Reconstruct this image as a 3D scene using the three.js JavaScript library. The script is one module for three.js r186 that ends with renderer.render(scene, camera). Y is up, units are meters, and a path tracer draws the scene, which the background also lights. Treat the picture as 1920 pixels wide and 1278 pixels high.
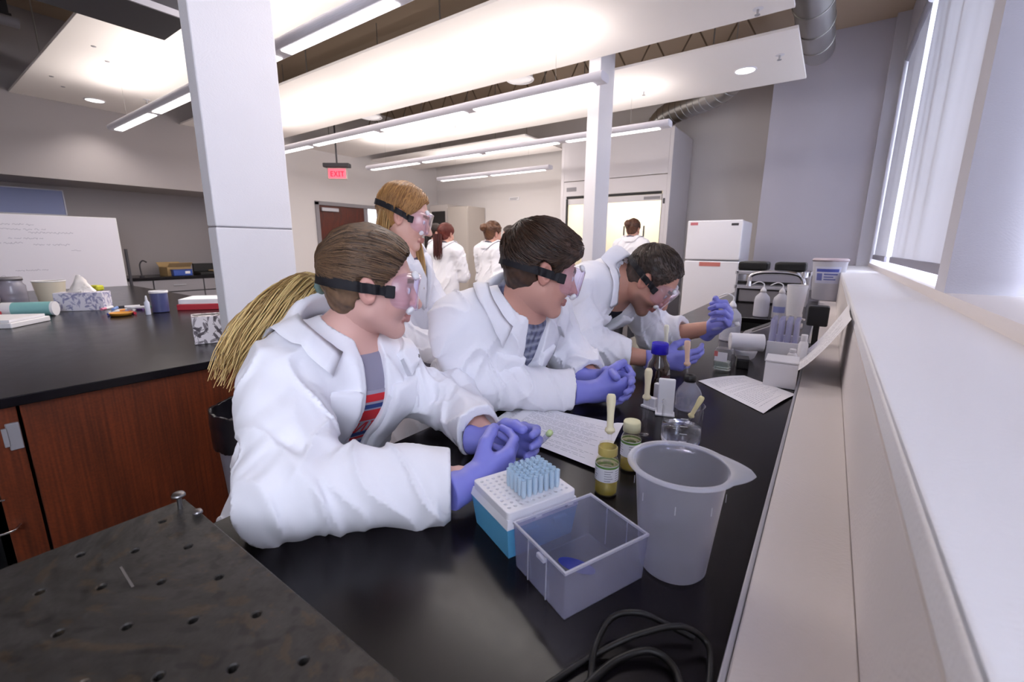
import * as THREE from 'three';
import { mergeGeometries } from 'three/addons/utils/BufferGeometryUtils.js';
import { RoundedBoxGeometry } from 'three/addons/geometries/RoundedBoxGeometry.js';
import { ImprovedNoise } from 'three/addons/math/ImprovedNoise.js';

// ---------- camera, sky, exposure ----------
const scene = new THREE.Scene();
const rad = THREE.MathUtils.degToRad;
const camera = new THREE.PerspectiveCamera(75.52, 1920 / 1278, 0.03, 60);
camera.position.set(0, 1.37, 0);
camera.rotation.set(rad(-12.183), rad(35.414), rad(0.419), 'YXZ');
camera.focus = 1.15; camera.userData.fStop = 5.6;
scene.add(camera);
scene.background = new THREE.Color(0.80, 0.86, 1.0);
scene.backgroundIntensity = 4.0;
const renderer = new THREE.WebGLRenderer({ antialias: true });
renderer.toneMapping = THREE.LinearToneMapping;
renderer.toneMappingExposure = 2.25;
renderer.shadowMap.enabled = true;
const DOWN = 13.0, UPL = 6.6;              // radiance of the strip lights, down and up
const LAMP = new THREE.Color(1.0, 0.925, 0.88);

// ---------- helpers ----------
let seed = 7;
const rnd = () => { seed = (seed + 0x6D2B79F5) | 0; let t = Math.imul(seed ^ (seed >>> 15), 1 | seed); t = (t + Math.imul(t ^ (t >>> 7), 61 | t)) ^ t; return ((t ^ (t >>> 14)) >>> 0) / 4294967296; };
const rr = (a, b) => a + (b - a) * rnd();
const V = (x, y, z) => new THREE.Vector3(x, y, z);
const used = {};
const numbered = (n) => { used[n] = (used[n] ?? -1) + 1; return used[n] ? n + '_' + String(used[n]).padStart(3, '0') : n; };
function tag(o, label, category, group) { o.userData.label = label; o.userData.category = category; if (group) o.userData.group = group; return o; }
function thing(name, label, category, pos = [0, 0, 0], turn = 0, group) {
  const o = new THREE.Group(); o.name = numbered(name); o.position.set(...pos); o.rotation.y = turn; scene.add(o);
  return tag(o, label, category, group);
}
function part(parent, name, geo, mat, label) {
  const m = new THREE.Mesh(Array.isArray(geo) ? merge(geo) : geo, mat); m.name = name; m.castShadow = m.receiveShadow = true;
  if (label) m.userData.label = label; parent.add(m); return m;
}
function solo(name, geo, mat, label, category, group) { const m = part(scene, numbered(name), geo, mat); return tag(m, label, category, group); }
function struct(name, geo, mat, parent) { const m = part(parent ?? scene, parent ? name : numbered(name), geo, mat); if (!parent) m.userData.kind = 'structure'; return m; }
function structGroup(name) { const g = new THREE.Group(); g.name = numbered(name); g.userData.kind = 'structure'; scene.add(g); return g; }
const merge = (gs) => gs.length === 1 ? gs[0] : mergeGeometries(gs.map((g) => { g = g.index ? g.toNonIndexed() : g; for (const k of Object.keys(g.attributes)) if (!['position', 'normal', 'uv'].includes(k)) g.deleteAttribute(k); return g; }));
function uvBox(g, k = 1) {   // uv in metres by the way each face points
  g = g.index ? g.toNonIndexed() : g; const p = g.attributes.position, n = g.attributes.normal, uv = new Float32Array(p.count * 2);
  for (let i = 0; i < p.count; i++) {
    const ax = Math.abs(n.getX(i)), ay = Math.abs(n.getY(i)), az = Math.abs(n.getZ(i));
    if (ax >= ay && ax >= az) { uv[2 * i] = p.getZ(i) * k; uv[2 * i + 1] = p.getY(i) * k; } else if (ay >= az) { uv[2 * i] = p.getX(i) * k; uv[2 * i + 1] = p.getZ(i) * k; } else { uv[2 * i] = p.getX(i) * k; uv[2 * i + 1] = p.getY(i) * k; }
  }
  g.setAttribute('uv', new THREE.BufferAttribute(uv, 2)); return g;
}
const box = (x0, x1, y0, y1, z0, z1) => uvBox(new THREE.BoxGeometry(x1 - x0, y1 - y0, z1 - z0).translate((x0 + x1) / 2, (y0 + y1) / 2, (z0 + z1) / 2));
const rbox = (x0, x1, y0, y1, z0, z1, r = 0.004, s = 2) => uvBox(new RoundedBoxGeometry(x1 - x0, y1 - y0, z1 - z0, s, Math.min(r, (x1 - x0) / 2.01, (y1 - y0) / 2.01, (z1 - z0) / 2.01)).translate((x0 + x1) / 2, (y0 + y1) / 2, (z0 + z1) / 2));
const cyl = (r0, r1, h, x = 0, y = 0, z = 0, s = 24, open = false) => new THREE.CylinderGeometry(r1, r0, h, s, 1, open).translate(x, y + h / 2, z);
const lathe = (pts, s = 40) => new THREE.LatheGeometry(pts.map((p) => new THREE.Vector2(...p)), s);
const tube = (pts, r, seg = 40, rs = 8, closed = false) => new THREE.TubeGeometry(new THREE.CatmullRomCurve3(pts.map((p) => V(...p)), closed), seg, r, rs, closed);
function rod(a, b, r, s = 10) { const A = V(...a), B = V(...b), d = B.clone().sub(A), g = new THREE.CylinderGeometry(r, r, d.length(), s); g.applyQuaternion(new THREE.Quaternion().setFromUnitVectors(V(0, 1, 0), d.clone().normalize())); const c = A.add(B).multiplyScalar(0.5); return g.translate(c.x, c.y, c.z); }
const NO = new ImprovedNoise();
const fbm = (x, y, z, o = 3) => { let s = 0, a = 0.5; for (let i = 0; i < o; i++) { s += a * NO.noise(x, y, z + i * 7.3); x *= 2.03; y *= 2.03; z *= 2.03; a *= 0.5; } return s; };
function noiseTex(w, h, fn, srgb) {   // fn(u, v) -> [r, g, b] in 0..1
  const d = new Uint8Array(w * h * 4);
  for (let j = 0; j < h; j++) for (let i = 0; i < w; i++) { const c = fn(i / w, j / h), k = (j * w + i) * 4; for (let q = 0; q < 3; q++) d[k + q] = Math.max(0, Math.min(255, c[q] * 255)); d[k + 3] = 255; }
  const t = new THREE.DataTexture(d, w, h); t.magFilter = t.minFilter = THREE.LinearFilter; t.wrapS = t.wrapT = THREE.RepeatWrapping; if (srgb) t.colorSpace = THREE.SRGBColorSpace; t.needsUpdate = true; return t;
}
function canvasTex(w, h, draw) { const c = document.createElement('canvas'); c.width = w; c.height = h; draw(c.getContext('2d'), w, h); const t = new THREE.CanvasTexture(c); t.colorSpace = THREE.SRGBColorSpace; t.anisotropy = 8; return t; }
const per = (u, v, f, s) => { // noise that repeats at u, v = 1
  const a = u * 2 * Math.PI, b = v * 2 * Math.PI; return NO.noise(Math.cos(a) * f + s, Math.sin(a) * f + Math.cos(b) * f * 1.3, Math.sin(b) * f * 1.3 - s); };
const std = (color, roughness = 0.6, o = {}) => new THREE.MeshStandardMaterial({ color, roughness, ...o });
const phys = (color, roughness = 0.5, o = {}) => new THREE.MeshPhysicalMaterial({ color, roughness, ...o });

// ---------- materials ----------
const paintBump = noiseTex(256, 256, (u, v) => { const n = 0.5 + 0.35 * per(u, v, 9, 1) + 0.25 * per(u, v, 19, 5); return [n, n, n]; });
paintBump.repeat.set(3, 3);
const paint = (c, r = 0.75) => std(c, r, { bumpMap: paintBump, bumpScale: 0.0006 });
const M = {};
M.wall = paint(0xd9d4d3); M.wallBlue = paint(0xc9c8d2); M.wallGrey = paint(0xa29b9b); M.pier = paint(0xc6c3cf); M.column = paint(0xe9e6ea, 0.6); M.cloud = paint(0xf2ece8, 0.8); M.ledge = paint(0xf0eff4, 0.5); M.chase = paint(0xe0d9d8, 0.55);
M.ceil = std(0xb8a48e, 0.9); M.floor = std(0xa39d98, 0.5, { bumpMap: paintBump, bumpScale: 0.0005 }); M.dark = std(0x17151a, 0.6); M.black = std(0x0c0c0e, 0.45);
const epoxyRough = noiseTex(512, 512, (u, v) => { const n = 0.42 + 0.03 * per(u, v, 2, 2) + 0.03 * per(u, v, 9, 4); return [n, n, n]; });
M.epoxy = phys(0x151216, 0.56, { roughnessMap: epoxyRough, specularIntensity: 0.45 });
const woodTex = noiseTex(512, 1024, (u, v) => {
  const g = 0.5 + 0.5 * Math.sin(30 * (u + 0.06 * per(u, v, 0.9, 3)) + 7 * per(u, v * 0.5, 0.8, 9)), f = per(u * 1, v, 26, 1), k = 0.78 + 0.12 * g + 0.22 * NO.noise(u * 180, v * 5, 2) + 0.1 * f;
  return [0.46 * k, 0.205 * k, 0.10 * k]; }, true);
M.wood = std(0xffffff, 0.42, { map: woodTex }); M.woodDoor = std(0xd8b0a0, 0.4, { map: woodTex });
M.steel = std(0xb9b9bd, 0.3, { metalness: 1 }); M.chrome = std(0xd6d6da, 0.12, { metalness: 1 }); M.galv = std(0xb5b3b0, 0.34, { metalness: 1 }); M.alu = std(0xbdbcc4, 0.5, { metalness: 0.6 });
M.fixture = std(0xe2e0ea, 0.45);
M.tubeGlow = std(0xffffff, 0.5, { emissive: new THREE.Color(1, 0.97, 0.96), emissiveIntensity: 1.5 });
M.white = std(0xe6e4e8, 0.45); M.enamel = phys(0xe4e2e8, 0.3, { clearcoat: 0.4, clearcoatRoughness: 0.25 }); M.grey = std(0x8b878c, 0.5); M.darkGrey = std(0x3c3a40, 0.55);
M.glass = phys(0xffffff, 0.03, { transmission: 1, thickness: 0, ior: 1.5 });
M.pane = phys(0xffffff, 0.0, { transmission: 1, thickness: 0, ior: 1.45 });
M.pp = phys(0xdfe0ee, 0.55, { transmission: 0.55, thickness: 0, ior: 1.45 });
M.ppClear = phys(0xe8e8f4, 0.22, { transmission: 0.82, thickness: 0, ior: 1.45 });
M.paper = std(0xeeecf0, 0.8); M.rubber = std(0xd9cfa6, 0.6); M.white2 = std(0xdfdde2, 0.6);

// ---------- setting ----------
struct('floor', box(-8.3, 0.9, -0.12, 0, -7.6, 2.8), M.floor);
struct('ceiling', box(-8.3, 0.9, 3.75, 3.9, -7.6, 2.8), M.ceil);
{ // left: upper wall over a recess, then the wall with the door
  const g = structGroup('wall_left');
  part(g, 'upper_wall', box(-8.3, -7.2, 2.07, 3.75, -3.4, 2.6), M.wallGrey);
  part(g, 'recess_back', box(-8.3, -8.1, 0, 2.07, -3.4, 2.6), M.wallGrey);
  part(g, 'wall_panel', box(-8.3, -7.2, 0, 3.75, -4.36, -3.4), M.wall);
  part(g, 'wall_panel', box(-8.3, -7.2, 2.07, 3.75, -5.68, -4.36), M.wall);
  part(g, 'wall_panel', box(-8.3, -7.2, 0, 3.75, -7.25, -5.68), M.wall);
  part(g, 'wall_panel', box(-8.3, -7.85, 0, 2.07, -5.68, -4.36), M.wall);
  const d = structGroup('door_1');
  part(d, 'door_frame', [box(-7.26, -7.17, 0, 2.075, -4.42, -4.36), box(-7.26, -7.17, 2.03, 2.09, -5.68, -4.36), box(-7.26, -7.17, 0, 2.075, -5.68, -5.62)], M.grey);
  part(d, 'door_leaf', rbox(-7.24, -7.2, 0.01, 2.03, -5.33, -4.42, 0.003), M.woodDoor);
  part(d, 'side_light', rbox(-7.235, -7.205, 0.01, 2.03, -5.62, -5.41, 0.003), std(0xf4f4ff, 0.5, { emissive: new THREE.Color(0.9, 0.93, 1), emissiveIntensity: 0.6 }), 'bright pane beside the door');
  part(d, 'door_stile', box(-7.24, -7.19, 0.01, 2.03, -5.41, -5.33), M.grey);
  part(d, 'door_closer', rbox(-7.2, -7.15, 1.93, 1.99, -4.78, -4.46, 0.006), M.alu);
}
{ const g = structGroup('wall_back'); part(g, 'wall_panel', box(-8.3, -0.83, 0, 3.75, -7.6, -7.25), M.wall); part(g, 'wall_pier', box(-0.83, 0.9, 0, 3.75, -7.6, -6.6), M.pier); }
struct('wall_front', box(-8.3, 0.9, 0, 3.75, 2.6, 2.8), M.wall);
{ // right: low wall with a ledge, deep window openings with blinds
  const g = structGroup('wall_right');
  part(g, 'low_wall', box(0.082, 0.9, 0, 1.13, -6.6, 2.6), M.chase);
  part(g, 'window_ledge', rbox(0.082, 0.42, 1.13, 1.172, -6.6, 2.6, 0.008), M.ledge);
  part(g, 'sill_upstand', box(0.355, 0.9, 1.13, 1.212, -6.6, 2.6), M.chase);
  part(g, 'window_head', box(0.355, 0.9, 3.3, 3.75, -6.6, 2.6), M.wallBlue);
  part(g, 'window_pier', box(0.355, 0.9, 1.212, 3.3, -2.43, -2.25), M.wallBlue);
  part(g, 'window_pier', box(0.355, 0.9, 1.212, 3.3, -6.6, -6.42), M.wallBlue);
  part(g, 'window_pier', box(0.24, 0.355, 1.172, 3.75, -6.6, -6.5), M.wallBlue);
  part(g, 'window_pier', box(0.355, 0.9, 1.212, 3.3, 1.9, 2.6), M.wallBlue);
  for (const [n, z0, z1] of [['window_1', -6.42, -2.43], ['window_2', -2.25, 1.9]]) {
    const w = structGroup(n), zm = (z0 + z1) / 2;
    part(w, 'window_frame', [box(0.70, 0.76, 1.212, 1.26, z0, z1), box(0.70, 0.76, 3.25, 3.3, z0, z1), box(0.70, 0.76, 1.26, 3.25, z0, z0 + 0.05), box(0.70, 0.76, 1.26, 3.25, z1 - 0.05, z1), box(0.70, 0.76, 1.26, 3.25, zm - 0.03, zm + 0.03)], M.alu);
    part(w, 'window_pane', box(0.727, 0.733, 1.26, 3.25, z0 + 0.05, zm - 0.03), M.pane);
    part(w, 'window_pane', box(0.727, 0.733, 1.26, 3.25, zm + 0.03, z1 - 0.05), M.pane);
  }
}
struct('trim_1', [rbox(-0.033, 0.082, 0.86, 0.925, -6.55, 2.5, 0.003)], M.chase);
struct('trim_2', [rbox(-0.041, -0.034, 0.9105, 0.922, -6.0, 1.2, 0.002)], M.alu);
// blinds: cloth with soft vertical waves
M.blind = phys(0xd9dbe8, 0.95, { transmission: 0.11, thickness: 0, side: THREE.DoubleSide });
function blind(label, x, z0, z1, y0, y1, amp) {
  const t = thing('window_blind', label, 'blind', [x, y0, (z0 + z1) / 2]); const w = z1 - z0, h = y1 - y0;
  const g = new THREE.PlaneGeometry(w, h, Math.round(w / 0.02), 4).rotateY(-Math.PI / 2).translate(0, h / 2, 0), p = g.attributes.position;
  for (let i = 0; i < p.count; i++) { const z = p.getZ(i), y = p.getY(i); p.setX(i, amp * (NO.noise(z * 2.3, y * 0.25, x * 9) + 0.25 * NO.noise(z * 5.5, y * 0.4, 3)) * (0.35 + 0.65 * y / h)); }
  g.computeVertexNormals(); part(t, 'blind_cloth', g, M.blind);
  part(t, 'bottom_bar', rbox(-0.012, 0.012, -0.045, 0.004, -w / 2, w / 2, 0.006), std(0x8f8d9a, 0.5)); part(t, 'roller', new THREE.CylinderGeometry(0.03, 0.03, w, 20).rotateX(Math.PI / 2).translate(0, h + 0.02, 0), M.alu);
  return t;
}
blind('wide roller blind drawn over the far window, bright gap under its grey bottom bar', 0.41, -4.9, -2.45, 1.30, 3.25, 0.035);
blind('narrow blind strip beyond the wide blind, beside the end wall', 0.385, -6.41, -5.05, 1.30, 3.25, 0.012);
blind('blind hanging in the nearest window recess at the right edge', 0.575, -2.2, 0.35, 1.31, 3.25, 0.02);
// ceiling panels (clouds) with lights under them
const clouds = [[-1.04, -2.12, 'white ceiling panel hung highest at upper left, in front of the broad white column'], [-2.55, -3.72, 'long white ceiling panel crossing the top of the picture, cut off by the top edge'], [-4.05, -5.22, 'white ceiling panel with a round downlight near its right end'], [-5.56, -6.72, 'white ceiling panel farthest back, over the rear wall']];
clouds.forEach(([z1, z0, label], i) => {
  const t = thing('ceiling_panel', label, 'ceiling panel', [0, 2.9, (z0 + z1) / 2], 0), d = (z1 - z0) / 2, x1 = i === 3 ? -3.75 : -0.4;
  part(t, 'panel_board', rbox(-7.2, x1, 0, 0.022, -d, d, 0.004), M.cloud);
  for (const x of [-6.4, -4.4, -2.6, -1.0]) if (x < x1) for (const z of [-d + 0.15, d - 0.15]) part(t, 'hanger_rod', rod([x, 0.022, z], [x, 0.85, z], 0.006), M.galv);
});
M.pp2 = phys(0xe0e1ef, 0.33, { transmission: 0.82, thickness: 0, ior: 1.4, side: THREE.DoubleSide }); M.pp3 = phys(0xececf6, 0.4, { transmission: 0.6, thickness: 0, ior: 1.4, side: THREE.DoubleSide }); M.ppW = phys(0xdedde6, 0.5, { transmission: 0.35, thickness: 0, ior: 1.4 });
M.pp4 = phys(0xdfe0ee, 0.27, { transmission: 0.86, thickness: 0, ior: 1.4, side: THREE.DoubleSide });
// strip lights under the panels
function strip(label, z, x0, x1, segs, y = 2.5, group) {
  const t = thing('strip_light', label, 'light', [(x0 + x1) / 2, y, z], 0, group), L = x1 - x0;
  const sh = new THREE.Shape(); sh.moveTo(-0.045, 0); sh.lineTo(0.045, 0); sh.bezierCurveTo(0.075, 0.012, 0.075, 0.045, 0.05, 0.06); sh.lineTo(-0.05, 0.06); sh.bezierCurveTo(-0.075, 0.045, -0.075, 0.012, -0.045, 0);
  part(t, 'light_housing', new THREE.ExtrudeGeometry(sh, { depth: L, bevelEnabled: false, curveSegments: 8 }).rotateY(Math.PI / 2).translate(-L / 2, 0, 0), M.fixture);
  for (const [a, b] of segs) {
    part(t, 'diffuser', rbox(a - t.position.x, b - t.position.x, -0.008, 0.004, -0.034, 0.034, 0.003), M.tubeGlow);
    for (const side of [-1, 0, 1]) { // one lamp down, two tilted up and out like the reflector wings of such fittings
      const l = new THREE.RectAreaLight(LAMP, side ? UPL : DOWN, b - a, side ? 0.08 : 0.066); l.position.set((a + b) / 2 - t.position.x, side ? 0.095 : -0.014, side * 0.045); l.rotation.x = side ? Math.PI / 2 + side * 0.9 : -Math.PI / 2; l.name = 'tube_lamp'; t.add(l);
    }
  }
  for (const x of [-L / 2 + 0.4, L / 2 - 0.4]) part(t, 'hanging_wire', rod([x, 0.06, 0], [x, 0.4, 0], 0.0012, 6), M.galv);
  return t;
}
const seg = (x0, x1, n, gap = 0.11) => { const w = (x1 - x0 - gap * (n - 1)) / n; return Array.from({ length: n }, (_, i) => [x0 + i * (w + gap), x0 + i * (w + gap) + w]); };
strip('nearest strip light crossing behind the broad white column at the top of the picture', -1.61, -6.2, -0.6, seg(-6.1, -0.75, 5));
strip('strip light ending at the slim white column in the middle', -3.14, -6.35, -1.45, seg(-6.27, -1.53, 4));
strip('strip light in front of the fume hood, third row from the front', -4.59, -6.0, -1.42, seg(-5.92, -1.52, 4));
strip('farthest strip light, shortest row, over the back of the room', -6.03, -5.92, -3.6, seg(-5.85, -3.7, 2));
// round downlights, sprinklers
for (const [x, z, label] of [[-0.83, -4.69, 'round downlight glowing in the panel at upper right'], [-6.8, -1.63, 'round downlight glowing in the panel at upper left'], [-2.7, -3.9, 'white disc between two ceiling panels, right of the other white disc'], [-5.0, -3.9, 'smaller white disc between two ceiling panels, left of the other']]) {
  const glow = label.startsWith('round'), t = thing(glow ? 'downlight' : 'ceiling_speaker', label, glow ? 'light' : 'speaker', [x, glow ? 2.899 : 2.96, z]);
  part(t, 'trim_ring', new THREE.TorusGeometry(glow ? 0.085 : 0.13, 0.008, 10, 40).rotateX(Math.PI / 2), M.white);
  part(t, 'lens', lathe(glow ? [[0, -0.006], [0.08, -0.004], [0.084, 0]] : [[0, -0.015], [0.1, -0.01], [0.13, 0], [0.12, 0.06], [0, 0.07]]), glow ? M.tubeGlow : M.white);
  if (glow) { const l = new THREE.SpotLight(LAMP, 1.2, 0, rad(60), 0.6); l.position.set(0, -0.03, 0); l.target.position.set(x, 0, z); scene.add(l.target); l.shadow.radius = 3; l.castShadow = true; l.name = 'downlight_lamp'; t.add(l); } else part(t, 'hanger_rod', rod([0, 0.06, 0], [0, 0.9, 0], 0.005), M.galv);
}
for (const [x, z, where] of [[-1.75, -4.72, 'in the panel right of the slim column'], [-6.3, -1.95, 'beside the left round downlight'], [-0.55, -4.5, 'near the right end of the panel with a downlight'], [-4.2, -4.6, 'above the middle strip light'], [-0.6, -3.6, 'at the right end of the long panel by the top edge']]) {
  const t = thing('sprinkler_head', 'small metal sprinkler head ' + where, 'sprinkler', [x, 2.9, z]);
  part(t, 'escutcheon', lathe([[0, -0.004], [0.03, -0.003], [0.033, 0]], 20), M.white); part(t, 'nozzle', [cyl(0.006, 0.008, 0.03, 0, -0.034, 0, 10), cyl(0.017, 0.017, 0.003, 0, -0.037, 0, 14)], M.steel);
}
for (const [x, z, w] of [[-5.0, -1.25, 'nearest the broad column, of four'], [-5.3, -1.4, 'second from the broad column, of four'], [-6.2, -1.2, 'third from the broad column, of four'], [-6.5, -1.33, 'farthest from the broad column, of four']]) { const t = solo('panel_clip', lathe([[0, -0.006], [0.014, -0.004], [0.018, 0]], 12).translate(x, 2.9, z), M.grey, 'small round clip under the upper left ceiling panel, ' + w, 'clip', 'clips on the upper left ceiling panel'); }
// plenum: joists, ducts, pipes
M.plenum = std(0x6f6256, 0.85); M.joist = std(0x7d6a58, 0.8);
for (const [z, where] of [[-2.33, 'between the first and second ceiling panels'], [-3.88, 'between the second and third ceiling panels'], [-5.4, 'between the third and farthest ceiling panels']]) {
  const t = thing('roof_truss', 'brown open-web roof truss running ' + where, 'truss', [-3.5, 3.24, z - 0.0]);
  part(t, 'chord', [box(-3.6, 2.7, 0, 0.035, -0.03, 0.03), box(-3.6, 2.7, 0.42, 0.46, -0.03, 0.03)], M.joist);
  const gs = []; for (let i = 0; i < 14; i++) { const x = -3.6 + i * 0.45; gs.push(rod([x, 0.02, 0], [x + 0.225, 0.43, 0], 0.009, 6), rod([x + 0.225, 0.43, 0], [x + 0.45, 0.02, 0], 0.009, 6)); }
  part(t, 'web', gs, M.joist);
}
function duct(label, pts, r, mat, ribs) {
  const t = thing('air_duct', label, 'duct'); const c = new THREE.CatmullRomCurve3(pts.map((p) => V(...p)));
  part(t, 'duct_pipe', new THREE.TubeGeometry(c, 48, r, 24), mat); const n = Math.round(c.getLength() / ribs);
  for (let i = 1; i < n; i++) { const q = c.getPointAt(i / n), d = c.getTangentAt(i / n), g = new THREE.TorusGeometry(r + 0.002, 0.006, 6, 28); g.applyQuaternion(new THREE.Quaternion().setFromUnitVectors(V(0, 0, 1), d)); part(t, 'duct_seam', g.translate(q.x, q.y, q.z), mat); }
}
duct('bent ribbed metal duct above the fume hood', [[-2.35, 2.9, -6.75], [-2.2, 3.12, -6.7], [-1.8, 3.2, -6.5], [-1.35, 3.22, -6.2], [-1.0, 3.4, -5.95], [-0.75, 3.45, -5.8]], 0.15, M.galv, 0.11);
duct('shiny round metal duct running along the right wall under the ceiling', [[-0.37, 3.3, -5.75], [-0.37, 3.26, -5.3], [-0.36, 3.24, -4], [-0.36, 3.24, 1.5]], 0.14, M.galv, 0.42);
duct('dark round duct seen in the gap between the second and third panels', [[-6.0, 3.42, -3.9], [-3, 3.42, -3.9], [-0.7, 3.42, -3.9]], 0.1, M.galv, 0.6);
{ const t = thing('utility_chase', 'dark flat-bottomed duct hanging in front of the upper left ceiling panel', 'duct', [-3.35, 2.6, -0.35]);
  part(t, 'duct_box', box(-0.19, 0.22, 0, 0.3, -0.885, 1.8), M.darkGrey); part(t, 'edge_strip', box(0.22, 0.232, -0.004, 0.03, -0.885, 1.8), M.alu); }
for (const [x, z] of [[-6.2, 0.2], [-4.6, 0.1]]) { const t = thing('ceiling_beam', x < -5 ? 'dark steel beam across the open ceiling at far upper left' : 'dark steel beam over the upper left corner, nearer the column', 'beam', [x, 3.3, z]); part(t, 'flange', [box(-0.1, 0.1, 0, 0.02, -1.2, 2.3), box(-0.1, 0.1, 0.28, 0.3, -1.2, 2.3)], M.dark); part(t, 'beam_web', box(-0.01, 0.01, 0.02, 0.28, -1.2, 2.3), M.dark); }
for (const [x, r, l] of [[-5.6, 0.04, 'thicker grey pipe in the dark ceiling at upper left'], [-6.7, 0.025, 'thin grey pipe in the dark ceiling beside the upper left wall']]) { const t = thing('ceiling_pipe', l, 'pipe'); part(t, 'pipe', rod([x, 3.1, -0.95], [x, 3.1, 2.3], r, 14), M.grey); part(t, "pipe_clamp", rod([x, 3.1, 0.4], [x, 3.7, 0.4], 0.006, 6), M.galv); part(t, "pipe_clamp", rod([x, 3.1, -0.6], [x, 3.7, -0.6], 0.006, 6), M.galv); }
// columns
{ const t = structGroup('column_1'); part(t, 'lower_cladding', rbox(-2.125, -2.045, 0, 1.436, -1.12, -0.8, 0.006), M.column); part(t, 'upper_cladding', rbox(-2.125, -2.045, 1.44, 3.7, -1.12, -0.8, 0.006), M.column); part(t, 'joint', box(-2.122, -2.049, 1.43, 1.446, -1.116, -0.804), M.grey); }
{ const t = structGroup('column_2'); part(t, 'column_cladding', rbox(-1.88, -1.77, 0, 3.7, -4.03, -3.74, 0.006), M.column); }
// exit sign
{ const t = thing('exit_sign', 'red exit sign hanging from the ceiling beside the broad white column', 'sign', [-6.4, 2.36, -4.3], rad(35));
  part(t, 'sign_body', rbox(-0.15, 0.15, 0, 0.17, -0.02, 0.02, 0.006), std(0xc8b8b4, 0.5)); part(t, 'sign_canopy', rbox(-0.2, 0.2, 0.175, 0.235, -0.06, 0.06, 0.01), M.darkGrey); part(t, 'stem', rod([0, 0.23, 0], [0, 0.9, 0], 0.012), M.darkGrey);
  const tx = canvasTex(256, 128, (c, w, h) => { c.fillStyle = '#e8505f'; c.fillRect(0, 0, w, h); c.fillStyle = '#ff1430'; c.font = 'bold 100px sans-serif'; c.textAlign = 'center'; c.textBaseline = 'middle'; c.fillText('EXIT', w / 2, h / 2 + 6, 230); });
  part(t, 'sign_face', new THREE.PlaneGeometry(0.27, 0.14).translate(0, 0.085, 0.0215), std(0xffffff, 0.5, { map: tx, emissive: new THREE.Color(1, 1, 1), emissiveMap: tx, emissiveIntensity: 0.9 })); }
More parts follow.
